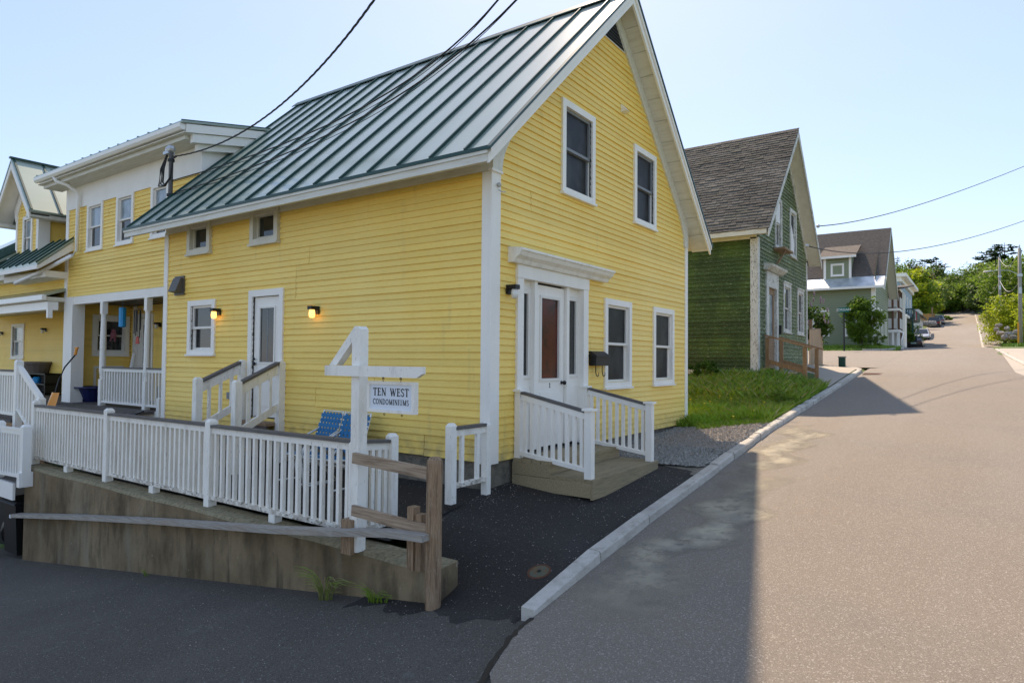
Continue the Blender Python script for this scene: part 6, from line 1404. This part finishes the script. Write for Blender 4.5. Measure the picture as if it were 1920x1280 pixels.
# far trees ---------------------------------------------------------------------------------------------
def ft(px, ytop, X, w, kind, label, seed, **k):
    b = onX(px, 600, X); zb_ = terrain(X, b.y) - .3; h = onX(px, ytop, X).z - zb_
    if kind == 'pine': return conifer('pine_tree', label, (X, b.y, zb_), h, w, seed, 'trees closing the street', k.get('open_', False))
    return broadleaf('broadleaf_tree', label, 'tree', (X, b.y, zb_), h, w, w, kind, k.get('n', 60), k.get('per', 75), k.get('leaf', .5), k.get('c0', .08), 'trees closing the street', seed, m2=k.get('m2'), trunk_r=.16)
ft(1674, 490, 140, 4.2, 'leaf_mid', 'bright green tree just right of the brown shingled roof', 101, m2='leaf_lime')
ft(1684, 480, 190, 4.0, 'pine', 'dark spruce above the bright tree beside the brown roof', 102)
ft(1700, 488, 200, 6, 'leaf_dark', 'dark broad tree behind the blue grey house', 103)
ft(1716, 497, 137, 4.6, 'leaf_lime', 'lime green maple right of the blue grey house', 104, m2='leaf_mid', n=70)
ft(1735, 540, 142, 3.6, 'leaf_lime', 'smaller lime green maple above the orange fence', 105, m2='leaf_mid')
ft(1722, 490, 210, 5, 'leaf_rust', 'rusty leaved tree behind the lime maples', 106, m2='leaf_mid')
ft(1735, 484, 230, 5, 'pine', 'left of two open crowned pines on the skyline', 107, open_=True)
ft(1757, 484, 225, 5.5, 'pine', 'right of two open crowned pines on the skyline', 108, open_=True)
ft(1748, 500, 215, 6.5, 'leaf_dark', 'dark tree under the skyline pines', 109)
ft(1778, 512, 240, 7, 'leaf_dark', 'distant dark tree in the gap of the skyline', 110)
ft(1764, 562, 190, 4.0, 'leaf_rust', 'small brown leaved tree left of the road crest', 111)
ft(1785, 545, 196, 7.5, 'leaf_dark', 'broad dark tree left of centre at the road crest', 112, n=80, per=85)
ft(1815, 500, 200, 8.5, 'leaf_mid', 'large green tree straight ahead at the road crest', 113, m2='leaf_dark', n=90, per=90)
ft(1836, 492, 215, 8, 'leaf_pale', 'pale green tree behind the crest, right of centre', 114, m2='leaf_mid', n=80)
ft(1805, 528, 190, 6, 'leaf_dark', 'shaded tree in front of the large crest tree', 115, m2='leaf_mid')
ft(1850, 470, 225, 6, 'pine', 'dark pine at the left of the right hand skyline group', 116, open_=True)
ft(1885, 455, 190, 6, 'pine', 'tallest open crowned pine right of the poles', 117, open_=True)
ft(1868, 462, 200, 6, 'pine', 'open pine beside the tallest pine', 118, open_=True)
ft(1845, 535, 178, 5, 'leaf_dark', 'dark tree at the crest beside the farthest pole', 119)
ft(1868, 500, 160, 5.5, 'leaf_pine', 'dark evergreen mass behind the second pole', 120, n=80)
ft(1895, 480, 150, 6.5, 'leaf_mid', 'green tree behind the two nearest poles', 121, m2='leaf_pale', n=80)
ft(1925, 470, 140, 7, 'leaf_mid', 'green tree at the right edge behind the nearest pole', 122, n=80)
ft(1898, 545, 80, 2.9, 'leaf_lime', 'bright lime green bush over the rockery by the nearest pole', 123, leaf=.22, n=70, per=90, c0=.02)
ft(1885, 575, 84, 2.4, 'leaf_lime', 'lower lime bush at the left end of the rockery', 124, leaf=.2, n=50, c0=.0)
ft(1922, 560, 78, 2.6, 'leaf_lime', 'lime bush cut by the right edge of the picture', 125, leaf=.22, c0=.02)
ft(1692, 606, 78.5, 1.2, 'leaf_bush', 'green bush by the white porch posts of the blue grey house', 126, leaf=.2, n=40, c0=.0)
ft(1706, 604, 82, 1.3, 'leaf_mid', 'green bush under the dark green deck', 127, leaf=.2, n=40, c0=.0)
ft(1775, 590, 150, 1.0, 'leaf_mid', 'low hedge plant at the left of the road crest', 128, leaf=.25, n=30, c0=.0)
for k, (px, yt, X, w, m_) in enumerate(((1694, 500, 160, 5, 'leaf_mid'), (1742, 520, 165, 5, 'leaf_pale'), (1758, 522, 205, 6, 'leaf_mid'), (1770, 545, 185, 4.5, 'leaf_mid'), (1828, 515, 188, 6, 'leaf_mid'), (1862, 478, 205, 7, 'leaf_pale'), (1880, 500, 175, 5.5, 'leaf_mid'), (1908, 500, 165, 6, 'leaf_pale'))):
    ft(px, yt, X, w, m_, ('green tree peeking over the blue grey cornice', 'pale green tree behind the orange fence', 'mid green tree under the right skyline pine', 'small green tree at the left of the road end', 'bright green tree right of the road end', 'pale tree crown under the open pines at right', 'green tree between the second and third poles', 'pale green tree above the lime bush')[k], 160+k, n=60)
for k, (x, y, h) in enumerate(((8, 30, 11), (13, 38, 13))):
    broadleaf('broadleaf_tree', ('bright tree showing left of the small yellow gable', 'taller tree behind the left end of the yellow wing')[k], 'tree', (x, y, -.8), h*.62, 3.2, 3.2, 'leaf_lime', 50, 60, .3, .2, 'trees behind the yellow house', 140+k, m2='leaf_mid')
